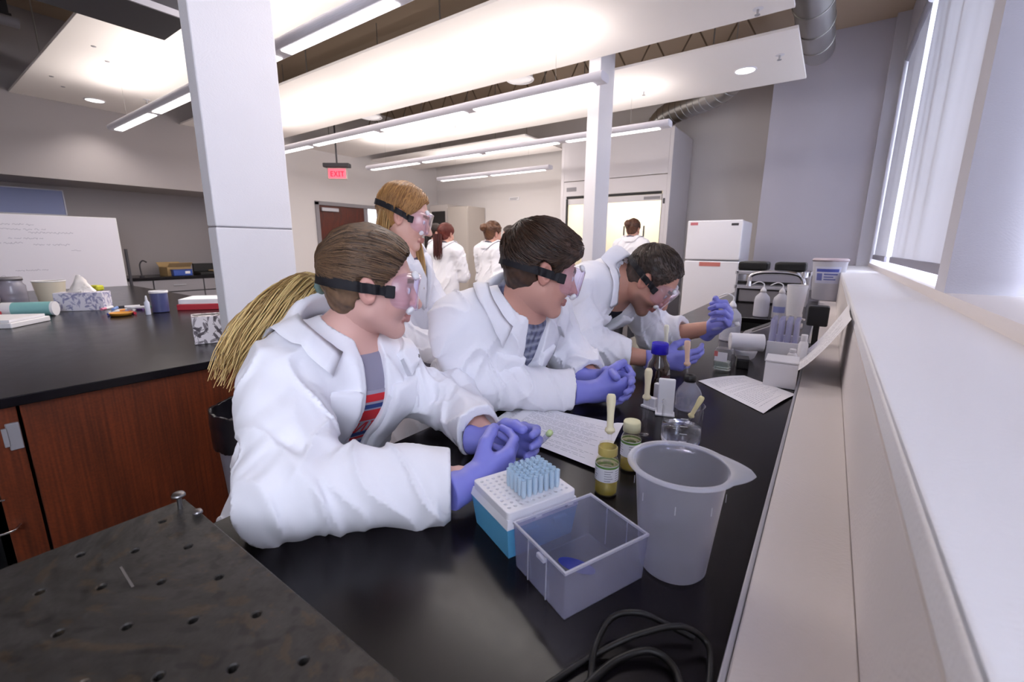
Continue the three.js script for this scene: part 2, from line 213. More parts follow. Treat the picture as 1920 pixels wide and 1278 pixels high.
// ---------- benches ----------
struct_bench: {
  const t = thing('lab_bench', 'long black-topped bench along the window wall where the students work', 'bench', [0, 0, 0]);
  const s = new THREE.Shape(); s.moveTo(-0.79, 1.2); s.lineTo(-0.034, 1.2); s.lineTo(-0.034, -6.0); s.lineTo(-0.79, -6.0); s.closePath();
  const h = new THREE.Path(); h.moveTo(-0.5, -2.75); h.lineTo(-0.5, -3.3); h.lineTo(-0.16, -3.3); h.lineTo(-0.16, -2.75); h.closePath(); s.holes.push(h);
  part(t, 'bench_top', uvBox(new THREE.ExtrudeGeometry(s, { depth: 0.026, bevelEnabled: true, bevelSize: 0.003, bevelThickness: 0.003, bevelSegments: 2 }).rotateX(Math.PI / 2).translate(0, 0.907, 0)), M.epoxy);
  part(t, 'sink_basin', [box(-0.5, -0.16, 0.66, 0.67, -3.3, -2.75), box(-0.51, -0.5, 0.66, 0.88, -3.3, -2.75), box(-0.16, -0.15, 0.66, 0.88, -3.3, -2.75), box(-0.5, -0.16, 0.66, 0.88, -3.31, -3.3), box(-0.5, -0.16, 0.66, 0.88, -2.75, -2.74)], M.black);
  for (const [z0, z1] of [[-5.95, -3.7], [-0.12, -0.04], [1.1, 1.18]]) part(t, 'base_cabinet', box(-0.74, -0.06, 0.002, 0.877, z0, z1), M.wood);
  part(t, 'back_panel', box(-0.06, -0.036, 0.002, 0.877, -3.7, 1.1), M.wood);
}
{ // island at left
  const t = thing('lab_island', 'wide black-topped island with a reddish wood end panel at the left', 'bench');
  const s = new THREE.Shape(); s.moveTo(-1.98, 1.9); s.lineTo(-1.98, -1.55); s.lineTo(-6.3, -1.55); s.lineTo(-6.3, 1.9); s.closePath();
  const h = new THREE.Path(); h.moveTo(-2.128, -0.797); h.lineTo(-2.042, -0.797); h.lineTo(-2.042, -1.123); h.lineTo(-2.128, -1.123); h.closePath(); s.holes.push(h);
  // shape y becomes world z
  part(t, 'island_top', uvBox(new THREE.ExtrudeGeometry(s, { depth: 0.026, bevelEnabled: true, bevelSize: 0.003, bevelThickness: 0.003, bevelSegments: 2 }).rotateX(Math.PI / 2).translate(0, 0.907, 0)), M.epoxy);
  const pw = (z0, z1, y0 = 0.1, y1 = 0.875) => { const g = rbox(-2.03, -2.01, y0, y1, z0, z1, 0.003), uv = g.attributes.uv, p = g.attributes.position; for (let i = 0; i < uv.count; i++) uv.setXY(i, p.getZ(i) * 0.9, p.getY(i) * 0.7); return g; };
  part(t, 'end_panel', pw(-1.5, -0.168), M.wood); part(t, 'end_panel', pw(-0.160, -0.085), M.wood);
  part(t, 'end_panel', pw(0.62, 1.86), M.wood);
  part(t, 'side_panel', box(-6.25, -2.05, 0.1, 0.875, -1.5, -1.48), M.wood); part(t, 'side_panel', box(-6.25, -6.23, 0.1, 0.875, -1.48, 1.86), M.wood); part(t, 'side_panel', box(-6.25, -2.05, 0.1, 0.875, 1.84, 1.86), M.wood);
  part(t, 'toe_kick', box(-6.2, -2.06, 0.002, 0.1, -1.46, 1.82), M.black);
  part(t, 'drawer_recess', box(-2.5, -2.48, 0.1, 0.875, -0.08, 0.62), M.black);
  part(t, 'wire_pull', tube([[-2.0, 0.49, -0.11], [-1.97, 0.49, -0.09], [-1.97, 0.5, 0.0], [-1.99, 0.5, 0.06]], 0.004, 20, 6), M.chrome);
  part(t, 'wire_pull', tube([[-2.0, 0.585, -0.09], [-1.98, 0.6, -0.05], [-1.99, 0.61, 0.02]], 0.003, 20, 6), M.chrome);
  part(t, 'hinge', [rbox(-2.012, -2.0, 0.735, 0.822, -0.158, -0.128, 0.003), rbox(-2.006, -1.996, 0.75, 0.81, -0.13, -0.118, 0.002)], M.grey, 'grey metal hinge');
}
{ // far wall: counter in the recess
  const t = thing('wall_counter', 'grey cabinet run with a black top against the far left wall', 'cabinet', [-7.78, 0, -1.6]);
  part(t, 'counter_top', rbox(-0.32, 0.34, 0.885, 0.92, -1.7, 3.2, 0.004), M.epoxy);
  for (let i = 0; i < 8; i++) { const z = -1.66 + i * 0.6; part(t, 'cabinet_door', rbox(0.3, 0.32, 0.1, 0.7, z, z + 0.585, 0.003), M.grey); part(t, 'drawer_front', rbox(0.3, 0.32, 0.715, 0.875, z, z + 0.585, 0.003), M.grey); part(t, 'pull_handle', rod([0.33, 0.8, z + 0.22], [0.33, 0.8, z + 0.37], 0.006, 8), M.alu); }
  part(t, 'carcass', box(-0.3, 0.3, 0.002, 0.88, -1.66, 3.15), M.darkGrey);
}
{ const t = thing('cardboard_box', 'open brown cardboard box on the far black counter', 'box', [-7.72, 0.921, -2.42], 0.1);
  part(t, 'box_wall', [rbox(-0.12, 0.12, 0, 0.12, -0.15, -0.144, 0.002), rbox(-0.12, 0.12, 0, 0.12, 0.144, 0.15, 0.002), rbox(-0.12, -0.114, 0, 0.12, -0.15, 0.15, 0.002), rbox(0.114, 0.12, 0, 0.12, -0.15, 0.15, 0.002), box(-0.12, 0.12, 0, 0.004, -0.15, 0.15)], std(0xa98c60, 0.8));
  for (const s of [-1, 1]) part(t, 'box_flap', new THREE.BoxGeometry(0.004, 0.1, 0.29).translate(0, 0.05, 0).rotateZ(-s * 0.9).translate(s * 0.12, 0.12, 0), std(0xb89a6c, 0.8)); }
{ const t = thing('storage_bin', 'blue plastic bin in front of the cardboard box', 'bin', [-7.53, 0.921, -2.42]); part(t, 'bin_body', rbox(-0.05, 0.05, 0, 0.085, -0.13, 0.1, 0.01), std(0x3350a0, 0.4)); part(t, 'bin_rim', rbox(-0.055, 0.055, 0.08, 0.09, -0.135, 0.105, 0.004), std(0x2c4690, 0.4)); part(t, 'bin_label', rbox(0.0501, 0.0515, 0.03, 0.065, -0.1, -0.04, 0.0005), M.white); }
{ const t = thing('shelf_tray', 'long black tray holding a folded tan cloth on the far counter', 'tray', [-7.62, 0.921, -2.95]); part(t, 'tray_body', rbox(-0.14, 0.14, 0, 0.04, -0.3, 0.3, 0.006), M.black); part(t, 'tray_lid', rbox(-0.14, -0.1, 0.04, 0.16, -0.3, 0.3, 0.006), M.black); part(t, 'cloth', rbox(-0.09, 0.1, 0.04, 0.065, -0.24, 0.12, 0.012, 3), std(0xa58f70, 0.9)); }
{ const t = thing('gas_tap', 'thin dark tap stand beside the whiteboard on the far counter', 'tap', [-7.55, 0.921, -1.98]); part(t, 'tap_post', tube([[0, 0, 0], [0, 0.18, 0], [0.02, 0.22, -0.03], [0.05, 0.2, -0.06]], 0.009, 24, 8), M.darkGrey); part(t, 'tap_base', cyl(0.025, 0.03, 0.02), M.darkGrey); }
{ const t = thing('soap_dispenser', 'black box hanging on the cabinet front under the far counter', 'dispenser', [-7.44, 0.6, -3.0]); part(t, 'dispenser_body', rbox(-0.01, 0.06, 0, 0.2, -0.06, 0.06, 0.01), M.black); part(t, 'push_bar', rbox(0.06, 0.07, 0.02, 0.06, -0.04, 0.04, 0.004), M.darkGrey); }
{ const t = thing('notice_board', 'pale blue board on the recessed wall at far left', 'board', [-8.09, 1.72, -0.6]); part(t, 'board_face', rbox(0, 0.02, 0, 0.29, -0.85, 1.5, 0.003), std(0x9aa2c8, 0.7)); part(t, 'board_frame', [box(0, 0.026, -0.012, 0, -0.86, 1.5), box(0, 0.026, 0.29, 0.302, -0.86, 1.5), box(0, 0.026, 0, 0.29, -0.862, -0.85)], M.alu); }
{ // rolling whiteboard
  const tx = canvasTex(1024, 640, (c, w, h) => { c.fillStyle = '#e3e0ea'; c.fillRect(0, 0, w, h); c.strokeStyle = '#55526a'; c.lineCap = 'round'; let q = 3; const r = () => { q = (q * 16807) % 2147483647; return q / 2147483647; };
    for (const [x, y, n, s] of [[430, 90, 14, 16], [520, 60, 9, 14], [640, 110, 12, 15], [560, 150, 8, 13], [430, 180, 10, 14], [650, 190, 9, 14], [800, 230, 3, 13], [560, 360, 10, 11], [480, 400, 4, 22]]) { c.lineWidth = 3; c.globalAlpha = 0.3; c.beginPath(); let px = x, py = y; c.moveTo(px, py); for (let i = 0; i < n; i++) { c.bezierCurveTo(px + s * r(), py - s * (r() + 0.2), px + s * r(), py + s * (r() + 0.2), px + s, py + s * (r() - 0.5) * 0.5); px += s; if (r() < 0.25) { px += s * 0.7; c.moveTo(px, py); } } c.stroke(); } c.globalAlpha = 1; });
  const t = thing('whiteboard', 'rolling whiteboard with dark marker scribbles at far left', 'whiteboard', [-7.0, 0, -0.6]);
  const f = rbox(-0.01, 0.01, 0.62, 1.66, -1.08, 0.9, 0.004); part(t, 'board_back', f, M.white);
  part(t, 'writing_face', new THREE.PlaneGeometry(1.96, 1.02).rotateY(Math.PI / 2).translate(0.0115, 1.14, -0.09), std(0xffffff, 0.35, { map: tx }));
  part(t, 'board_post', rod([0, 0.06, -1.12], [0, 1.3, -1.12], 0.016, 12), M.darkGrey); part(t, 'board_post', rod([0, 0.06, 0.94], [0, 1.3, 0.94], 0.016, 12), M.darkGrey);
  for (const z of [-1.12, 0.94]) { part(t, 'foot', rbox(-0.3, 0.3, 0.05, 0.08, z - 0.02, z + 0.02, 0.006), M.darkGrey); for (const x of [-0.27, 0.27]) part(t, 'caster', new THREE.CylinderGeometry(0.026, 0.026, 0.02, 18).rotateX(Math.PI / 2).translate(x, 0.026, z), M.black); } }
{ // fridge
  const t = thing('refrigerator', 'white top-freezer refrigerator with a red strip under the freezer door', 'refrigerator', [-1.082, 0, -5.65]);
  part(t, 'fridge_body', rbox(-0.28, 0.28, 0.04, 1.655, -0.33, 0.27, 0.012), M.enamel); part(t, 'freezer_door', rbox(-0.282, 0.282, 1.235, 1.66, 0.275, 0.335, 0.014, 3), M.enamel); part(t, 'fridge_door', rbox(-0.282, 0.282, 0.06, 1.222, 0.275, 0.335, 0.014, 3), M.enamel);
  part(t, 'door_strip', rbox(-0.12, 0.1, 1.165, 1.21, 0.3352, 0.3375, 0.001), std(0xc2736c, 0.6), 'red label strip'); part(t, 'badge', rbox(-0.25, -0.17, 1.61, 1.64, 0.3352, 0.3375, 0.001), std(0xc06a72, 0.6), 'small red sticker'); part(t, 'maker_plate', rbox(0.17, 0.24, 1.6, 1.625, 0.3352, 0.3365, 0.0005), M.darkGrey);
  part(t, 'kick_plate', rbox(-0.26, 0.26, 0.002, 0.05, -0.3, 0.27, 0.004), M.darkGrey); }
{ // fume hood
  const t = thing('fume_hood', 'tall pale fume hood with a brightly lit work opening', 'fume hood', [-2.72, 0, -6.75]); const hm = paint(0xd8d3d6, 0.55), x0 = -0.84, x1 = 0.84, z0 = -0.46, z1 = 0.46;
  part(t, 'hood_side', rbox(x0, x0 + 0.05, 0.9, 2.92, z0, z1, 0.004), hm); part(t, 'hood_side', rbox(x1 - 0.05, x1, 0.9, 2.92, z0, z1, 0.004), hm);
  part(t, 'front_post', rbox(x0 + 0.05, x0 + 0.1, 0.95, 2.12, z1 - 0.08, z1, 0.004), hm); part(t, 'front_post', rbox(x1 - 0.1, x1 - 0.05, 0.95, 2.12, z1 - 0.08, z1, 0.004), hm);
  part(t, 'upper_panel', rbox(x0 + 0.05, x1 - 0.05, 2.34, 2.92, z1 - 0.03, z1, 0.004), hm); part(t, 'upper_panel', rbox(x0 + 0.05, x1 - 0.05, 2.12, 2.332, z1 - 0.03, z1 - 0.002, 0.004), hm);
  part(t, 'sash_slot', box(x0 + 0.1, x1 - 0.12, 2.085, 2.118, z1 - 0.05, z1 - 0.012), M.dark, 'dark slot above the sash');
  part(t, 'sash', rbox(x0 + 0.1, x1 - 0.1, 2.0, 2.08, z1 - 0.045, z1 - 0.012, 0.004), hm); part(t, 'sash_label', rbox(x1 - 0.36, x1 - 0.13, 2.015, 2.055, z1 - 0.0119, z1 - 0.011, 0.0004), M.grey); part(t, 'sash_label', rbox(x0 + 0.1, x0 + 0.27, 2.19, 2.25, z1 - 0.0019, z1 - 0.001, 0.0004), M.grey);
  const lining = std(0xefe6d4, 0.6);
  part(t, 'lining', [box(x0 + 0.05, x1 - 0.05, 0.95, 2.3, z0 + 0.02, z0 + 0.05), box(x0 + 0.05, x0 + 0.06, 0.95, 2.3, z0 + 0.05, z1 - 0.1), box(x1 - 0.06, x1 - 0.05, 0.95, 2.3, z0 + 0.05, z1 - 0.1), box(x0 + 0.05, x1 - 0.05, 2.28, 2.3, z0 + 0.05, z1 - 0.1)], lining);
  part(t, 'work_surface', rbox(x0, x1, 0.89, 0.95, z0, z1 + 0.02, 0.006), M.epoxy); part(t, 'base_cabinet', rbox(x0, x1, 0.002, 0.885, z0, z1 - 0.02, 0.004), M.grey);
  part(t, 'sash_track', box(x0 + 0.1, x0 + 0.125, 0.96, 2.08, z1 - 0.03, z1 + 0.004), M.dark); part(t, 'sash_track', box(x1 - 0.105, x1 - 0.1, 0.96, 2.08, z1 - 0.03, z1 + 0.002), M.dark);
  part(t, 'switch_box', rbox(x1 - 0.085, x1 - 0.06, 1.95, 2.02, z1, z1 + 0.008, 0.002), M.darkGrey); part(t, 'valve_knob', new THREE.CylinderGeometry(0.025, 0.02, 0.05, 16).rotateX(Math.PI / 2).translate(x1 - 0.05, 1.3, z1 + 0.025), M.darkGrey);
  part(t, 'hood_lamp', rbox(-0.5, 0.5, 2.255, 2.28, -0.1, 0.1, 0.006), std(0xffffff, 0.5, { emissive: new THREE.Color(1, 0.95, 0.85), emissiveIntensity: 1.6 }));
  const l = new THREE.RectAreaLight(new THREE.Color(1, 0.95, 0.86), 9, 1.0, 0.2); l.position.set(0, 2.25, 0); l.rotation.x = -Math.PI / 2; l.name = 'hood_tube'; t.add(l); }
{ const t = thing('rod_lattice', 'grey rod lattice standing inside the lit fume hood', 'lattice', [-2.45, 0.951, -6.5]); part(t, 'upright_rod', rod([-0.13, 0, 0], [-0.13, 0.72, 0], 0.011, 10), M.darkGrey); part(t, 'upright_rod', rod([0.17, 0, 0], [0.17, 0.72, 0], 0.011, 10), M.darkGrey); part(t, 'cross_rod', rod([-0.2, 0.47, 0.02], [0.25, 0.47, 0.02], 0.009, 10), M.darkGrey); }
{ const t = thing('tall_cabinet', 'tall beige metal cabinet against the rear wall', 'cabinet', [-6.1, 0, -6.95]); part(t, 'cabinet_body', rbox(-0.26, 0.26, 0.002, 2.12, -0.28, 0.24, 0.006), std(0xb9b0a8, 0.5)); part(t, 'cabinet_door', rbox(-0.255, 0.255, 0.06, 2.1, 0.242, 0.262, 0.004), std(0xbdb4ac, 0.5)); part(t, 'door_handle', rod([-0.2, 1.0, 0.28], [-0.2, 1.16, 0.28], 0.008, 8), M.alu); }
{ const t = thing('dark_cabinet', 'dark glass-fronted case left of the tall beige cabinet', 'cabinet', [-6.66, 0, -6.95]); part(t, 'case_body', rbox(-0.26, 0.24, 0.002, 2.18, -0.28, 0.2, 0.006), std(0xc4bcb8, 0.6)); part(t, 'case_glass', rbox(-0.2, 0.18, 0.5, 2.05, 0.202, 0.215, 0.004), phys(0x1a1718, 0.15)); }
{ const t = thing('wall_sign', 'small grey notice on the rear wall', 'sign', [-5.12, 2.26, -7.248]); part(t, 'sign_plate', rbox(-0.12, 0.12, -0.03, 0.03, 0, 0.01, 0.002), M.white); part(t, 'sign_text', [box(-0.1, 0.09, 0.004, 0.016, 0.0101, 0.0108), box(-0.1, 0.06, -0.018, -0.006, 0.0101, 0.0108)], M.grey); }
// seats and bin
function stool(label, x, z, y, turn, back) {
  const t = thing(back ? 'lab_chair' : 'lab_stool', label, back ? 'chair' : 'stool', [x, 0, z], turn);
  part(t, 'seat', rbox(-0.19, 0.19, y - 0.06, y, -0.19, 0.19, 0.03, 4), std(0x3a3842, 0.7)); part(t, 'seat_column', [cyl(0.028, 0.028, y - 0.2, 0, 0.14, 0), cyl(0.04, 0.035, 0.1, 0, y - 0.16, 0)], M.chrome);
  part(t, 'foot_ring', new THREE.TorusGeometry(0.19, 0.011, 8, 36).rotateX(Math.PI / 2).translate(0, 0.3, 0), M.chrome);
  for (let i = 0; i < 5; i++) { const a = i / 5 * 6.283; part(t, 'base_leg', rod([0, 0.12, 0], [Math.cos(a) * 0.2, 0.045, Math.sin(a) * 0.2], 0.016, 8), M.darkGrey); part(t, 'caster', new THREE.SphereGeometry(0.026, 14, 10).translate(Math.cos(a) * 0.2, 0.027, Math.sin(a) * 0.2), M.black); }
  if (back) { part(t, 'backrest', rbox(-0.27, -0.235, y + 0.27, y + 0.41, -0.2, 0.2, 0.016, 4), std(0x5d5a66, 0.65)); part(t, 'back_bar', tube([[-0.1, y - 0.05, 0], [-0.26, y - 0.03, 0], [-0.29, y + 0.1, 0], [-0.285, y + 0.38, 0]], 0.016, 30, 8), M.black); part(t, 'back_cap', rbox(-0.285, -0.23, y + 0.41, y + 0.455, -0.122, -0.085, 0.006), M.black); }
}
stool('grey padded lab stool under the woman with the ponytail', -1.05, -0.53, 0.53, 0);
stool('grey chair with a black back bracket behind the middle man', -0.965, -1.08, 0.55, 0, true);
// ---------- people: distance fields meshed by surface nets ----------
const smin = (a, b, k) => { const h = Math.max(k - Math.abs(a - b), 0) / k; return Math.min(a, b) - h * h * k * 0.25; };
const smax = (a, b, k) => -smin(-a, -b, k);
const clamp = (x, a, b) => Math.max(a, Math.min(b, x));
const ss = (a, b, x) => { const t = clamp((x - a) / (b - a), 0, 1); return t * t * (3 - 2 * t); };
function cap(px, py, pz, a, b, ra, rb) {
  const bx = b[0] - a[0], by = b[1] - a[1], bz = b[2] - a[2], ax = px - a[0], ay = py - a[1], az = pz - a[2];
  const t = clamp((ax * bx + ay * by + az * bz) / (bx * bx + by * by + bz * bz + 1e-9), 0, 1);
  return Math.hypot(ax - bx * t, ay - by * t, az - bz * t) - (ra + (rb - ra) * t);
}
function ell(px, py, pz, c, r) { const x = (px - c[0]) / r[0], y = (py - c[1]) / r[1], z = (pz - c[2]) / r[2], k0 = Math.hypot(x, y, z), k1 = Math.hypot(x / r[0], y / r[1], z / r[2]); return k0 < 1e-6 ? -Math.min(...r) : k0 * (k0 - 1) / k1; }
function nets(f, lo, hi, h, color) {
  const nx = Math.ceil((hi[0] - lo[0]) / h) + 1, ny = Math.ceil((hi[1] - lo[1]) / h) + 1, nz = Math.ceil((hi[2] - lo[2]) / h) + 1, g = new Float32Array(nx * ny * nz), B = 5, R = B * h * 0.95;
  const at = (i, j, k) => (k * ny + j) * nx + i;
  for (let K = 0; K < nz; K += B) for (let J = 0; J < ny; J += B) for (let I = 0; I < nx; I += B) {
    const d = f(lo[0] + (I + (B - 1) / 2) * h, lo[1] + (J + (B - 1) / 2) * h, lo[2] + (K + (B - 1) / 2) * h), far = Math.abs(d) > R * 1.25 + 0.012;
    for (let k = K; k < Math.min(K + B, nz); k++) for (let j = J; j < Math.min(J + B, ny); j++) for (let i = I; i < Math.min(I + B, nx); i++) g[at(i, j, k)] = far ? d : f(lo[0] + i * h, lo[1] + j * h, lo[2] + k * h);
  }
  const id = new Int32Array(nx * ny * nz).fill(-1), pos = [], tri = [];
  for (let k = 0; k < nz - 1; k++) for (let j = 0; j < ny - 1; j++) for (let i = 0; i < nx - 1; i++) {
    let m = 0, sx = 0, sy = 0, sz = 0, n = 0; const v = [];
    for (let c = 0; c < 8; c++) { v[c] = g[at(i + (c & 1), j + ((c >> 1) & 1), k + (c >> 2))]; if (v[c] < 0) m |= 1 << c; }
    if (m === 0 || m === 255) continue;
    for (let c = 0; c < 8; c++) for (const b of [1, 2, 4]) { const d = c ^ b; if (d > c && (v[c] < 0) !== (v[d] < 0)) { const t = v[c] / (v[c] - v[d]); sx += (c & 1) + (b === 1 ? t : 0); sy += ((c >> 1) & 1) + (b === 2 ? t : 0); sz += (c >> 2) + (b === 4 ? t : 0); n++; } }
    id[at(i, j, k)] = pos.length / 3; pos.push(lo[0] + (i + sx / n) * h, lo[1] + (j + sy / n) * h, lo[2] + (k + sz / n) * h);
  }
  const quad = (a, b, c, d, flip) => { if (a < 0 || b < 0 || c < 0 || d < 0) return; flip ? tri.push(a, c, b, a, d, c) : tri.push(a, b, c, a, c, d); };
  for (let k = 0; k < nz - 1; k++) for (let j = 0; j < ny - 1; j++) for (let i = 0; i < nx - 1; i++) {
    const s = g[at(i, j, k)] < 0;
    if (j > 0 && k > 0 && s !== (g[at(i + 1, j, k)] < 0)) quad(id[at(i, j - 1, k - 1)], id[at(i, j, k - 1)], id[at(i, j, k)], id[at(i, j - 1, k)], !s);
    if (i > 0 && k > 0 && s !== (g[at(i, j + 1, k)] < 0)) quad(id[at(i - 1, j, k - 1)], id[at(i - 1, j, k)], id[at(i, j, k)], id[at(i, j, k - 1)], !s);
    if (i > 0 && j > 0 && s !== (g[at(i, j, k + 1)] < 0)) quad(id[at(i - 1, j - 1, k)], id[at(i, j - 1, k)], id[at(i, j, k)], id[at(i - 1, j, k)], !s);
  }
  const P = new Float32Array(pos), N = new Float32Array(pos.length), e = h * 0.4, C = color ? new Float32Array(pos.length) : null;
  for (let q = 0; q < P.length; q += 3) {
    let x = P[q], y = P[q + 1], z = P[q + 2], a, b, c, l;
    for (let r = 0; r < 2; r++) { a = f(x + e, y, z) - f(x - e, y, z); b = f(x, y + e, z) - f(x, y - e, z); c = f(x, y, z + e) - f(x, y, z - e); l = Math.hypot(a, b, c) || 1; if (r === 0) { const d = clamp(f(x, y, z) / (l / (2 * e)), -h * 0.4, h * 0.4); x -= a / l * d; y -= b / l * d; z -= c / l * d; } }
    P[q] = x; P[q + 1] = y; P[q + 2] = z; N[q] = a / l; N[q + 1] = b / l; N[q + 2] = c / l;
    if (C) { const k = color(x, y, z); C[q] = k[0]; C[q + 1] = k[1]; C[q + 2] = k[2]; }
  }
  const o = new THREE.BufferGeometry(); o.setAttribute('position', new THREE.BufferAttribute(P, 3)); o.setAttribute('normal', new THREE.BufferAttribute(N, 3)); if (C) o.setAttribute('color', new THREE.BufferAttribute(C, 3)); o.setIndex(tri); return o;
}
const join = (gs) => gs.length === 1 ? gs[0] : mergeGeometries(gs);
const v3 = (a) => V(a[0], a[1], a[2]);
function frame(o, x, y) { // orthonormal frame: y exact, x nearly; returns {o, X, Y, Z, to(p), from(q)}
  const Y = y.clone().normalize(), X = x.clone().addScaledVector(Y, -x.dot(Y)).normalize(), Z = X.clone().cross(Y);
  return { o, X, Y, Z, to: (x, y, z) => { const a = x - o.x, b = y - o.y, c = z - o.z; return [a * X.x + b * X.y + c * X.z, a * Y.x + b * Y.y + c * Y.z, a * Z.x + b * Z.y + c * Z.z]; }, from: (q) => V(o.x + X.x * q[0] + Y.x * q[1] + Z.x * q[2], o.y + X.y * q[0] + Y.y * q[1] + Z.y * q[2], o.z + X.z * q[0] + Y.z * q[1] + Z.z * q[2]), dir: (q) => V(X.x * q[0] + Y.x * q[1] + Z.x * q[2], X.y * q[0] + Y.y * q[1] + Z.y * q[2], X.z * q[0] + Y.z * q[1] + Z.z * q[2]) };
}
// head in its own frame: x to the left ear, y up, z out of the face, metres for a 23 cm head
const ear = (x, y, z) => { const ax = Math.abs(x) - 0.0755, b = y + 0.006 - (z + 0.012) * 0.25, c = z + 0.012 + y * 0.2; const outer = ell(ax, b, c, [0.004, 0, 0], [0.012, 0.032, 0.019]); const bowl = ell(ax, b, c, [0.016, 0.001, 0.004], [0.012, 0.02, 0.0105]); return smax(outer, -bowl, 0.004); };
function headD(x, y, z, o) {
  const ax = Math.abs(x);
  let d = ell(x, y, z, [0, 0.034, -0.014], [0.0745, 0.087, 0.094]);
  d = smin(d, ell(x, y, z, [0, -0.025, 0.028], [0.057, 0.08, 0.06]), 0.04);
  d = smin(d, cap(ax, y, z, [0.05, -0.055, 0.0], [0.012, -0.1, 0.06], 0.02, 0.017), 0.03);
  d = smin(d, ell(x, y, z, [0, -0.1, 0.066], [0.022, 0.017, 0.018]), 0.02);
  d = smin(d, cap(ax, y, z, [0.008, 0.022, 0.083], [0.04, 0.024, 0.068], 0.01, 0.009), 0.018);
  d = smin(d, ell(ax, y, z, [0.04, -0.03, 0.058], [0.024, 0.026, 0.022]), 0.025);
  d = smax(d, -ell(ax, y, z, [0.032, 0.001, 0.1], [0.019, 0.012, 0.02]), 0.014);
  d = smin(d, ell(ax, y, z, [0.032, 0.001, 0.074], [0.0125, 0.0125, 0.0125]), 0.003);
  d = smin(d, cap(x, y, z, [0, 0.008, 0.086], [0, -0.034, 0.11], 0.007, 0.0115), 0.012);
  d = smin(d, ell(ax, y, z, [0.011, -0.038, 0.098], [0.0085, 0.008, 0.01]), 0.008);
  d = smin(d, cap(ax, y, z, [0, -0.0625, 0.0915], [0.021, -0.066, 0.08], 0.0055, 0.003), 0.008);
  d = smin(d, cap(ax, y, z, [0, -0.0735, 0.09], [0.018, -0.07, 0.08], 0.006, 0.003), 0.008);
  d = smax(d, -cap(ax, y, z, [0, -0.068, 0.1], [0.022, -0.068, 0.085], 0.0015, 0.001), 0.003);
  return smin(d, ear(x, y, z), 0.006);
}
const lin = (hex) => { const c = new THREE.Color(hex); return [c.r, c.g, c.b]; };
const mixc = (a, b, t) => [a[0] + (b[0] - a[0]) * t, a[1] + (b[1] - a[1]) * t, a[2] + (b[2] - a[2]) * t];
const skinM = phys(0xffffff, 0.55, { vertexColors: true, sheen: 0.2 });
const hairM = std(0xffffff, 0.45, { vertexColors: true });
const coatBump = noiseTex(128, 128, (u, v) => { const n = 0.5 + 0.3 * Math.sin(u * 128 * 1.57) * Math.sin(v * 128 * 1.57) + 0.2 * per(u, v, 8, 3); return [n, n, n]; });
M.coat = phys(0xeeedf4, 0.82, { sheen: 0.15, sheenRoughness: 0.6 }); M.coatFar = M.coat;
M.glove = phys(0x8284d8, 0.42, { clearcoat: 0.15, clearcoatRoughness: 0.5, bumpMap: paintBump, bumpScale: 0.0004 });
M.goggle = phys(0xf6f1ff, 0.12, { transmission: 0.95, thickness: 0, ior: 1.45 }); M.lens = phys(0xf6f4ff, 0.02, { transmission: 1, thickness: 0, ior: 1.5 }); M.strap = std(0x0d0c16, 0.7);
function curl(pts, r0, r1, sides = 3, col0, col1) { // one lock of hair: a thin tapering tube with its own colours
  const n = pts.length, P = [], N = [], C = [], I = []; let up = V(0.3, 1, 0.2);
  for (let i = 0; i < n; i++) { const t = pts[Math.min(i + 1, n - 1)].clone().sub(pts[Math.max(i - 1, 0)]).normalize(), a = up.clone().cross(t).normalize(), b = t.clone().cross(a); const r = r0 + (r1 - r0) * i / (n - 1), c = mixc(col0, col1, i / (n - 1));
    for (let s = 0; s < sides; s++) { const w = s / sides * Math.PI * 2, d = a.clone().multiplyScalar(Math.cos(w)).addScaledVector(b, Math.sin(w)); P.push(pts[i].x + d.x * r, pts[i].y + d.y * r, pts[i].z + d.z * r); N.push(d.x, d.y, d.z); C.push(...c); } }
  for (let i = 0; i < n - 1; i++) for (let s = 0; s < sides; s++) { const a = i * sides + s, b = i * sides + (s + 1) % sides; I.push(a, b, a + sides, b, b + sides, a + sides); }
  return { P, N, C, I };
}
function locks(list) { const P = [], N = [], C = [], I = []; for (const l of list) { const o = P.length / 3; P.push(...l.P); N.push(...l.N); C.push(...l.C); for (const i of l.I) I.push(i + o); } const g = new THREE.BufferGeometry(); g.setAttribute('position', new THREE.Float32BufferAttribute(P, 3)); g.setAttribute('normal', new THREE.Float32BufferAttribute(N, 3)); g.setAttribute('color', new THREE.Float32BufferAttribute(C, 3)); g.setIndex(I); return g; }
// a gloved or bare hand; local: wrist at 0, fingers along +y, palm towards +z, thumb towards +x
function handD(x, y, z, h) {
  let d = 1; const kx = [0.03, 0.0105, -0.0095, -0.028], ky = [0.088, 0.092, 0.087, 0.077];
  for (let i = 0; i < 4; i++) d = smin(d, cap(x, y, z, [kx[i] * 0.55, 0.012, 0], [kx[i], ky[i], -0.002], 0.0165, 0.0125), 0.014);
  d = smin(d, cap(x, y, z, [0, -0.042, 0], [0, 0.015, 0], 0.0345, 0.027), 0.02); d = smax(d, -0.05 - y, 0.004);
  d = smin(d, cap(x, y, z, [0.012, 0.02, 0.006], [0.03, 0.045, 0.012], 0.017, 0.013), 0.012);
  for (const f of h.chains) { let e = 1; for (let i = 0; i < f.length - 1; i++) e = smin(e, cap(x, y, z, f[i].p, f[i + 1].p, f[i].r, f[i + 1].r), 0.003); d = smin(d, e, 0.006); }
  return d;
}
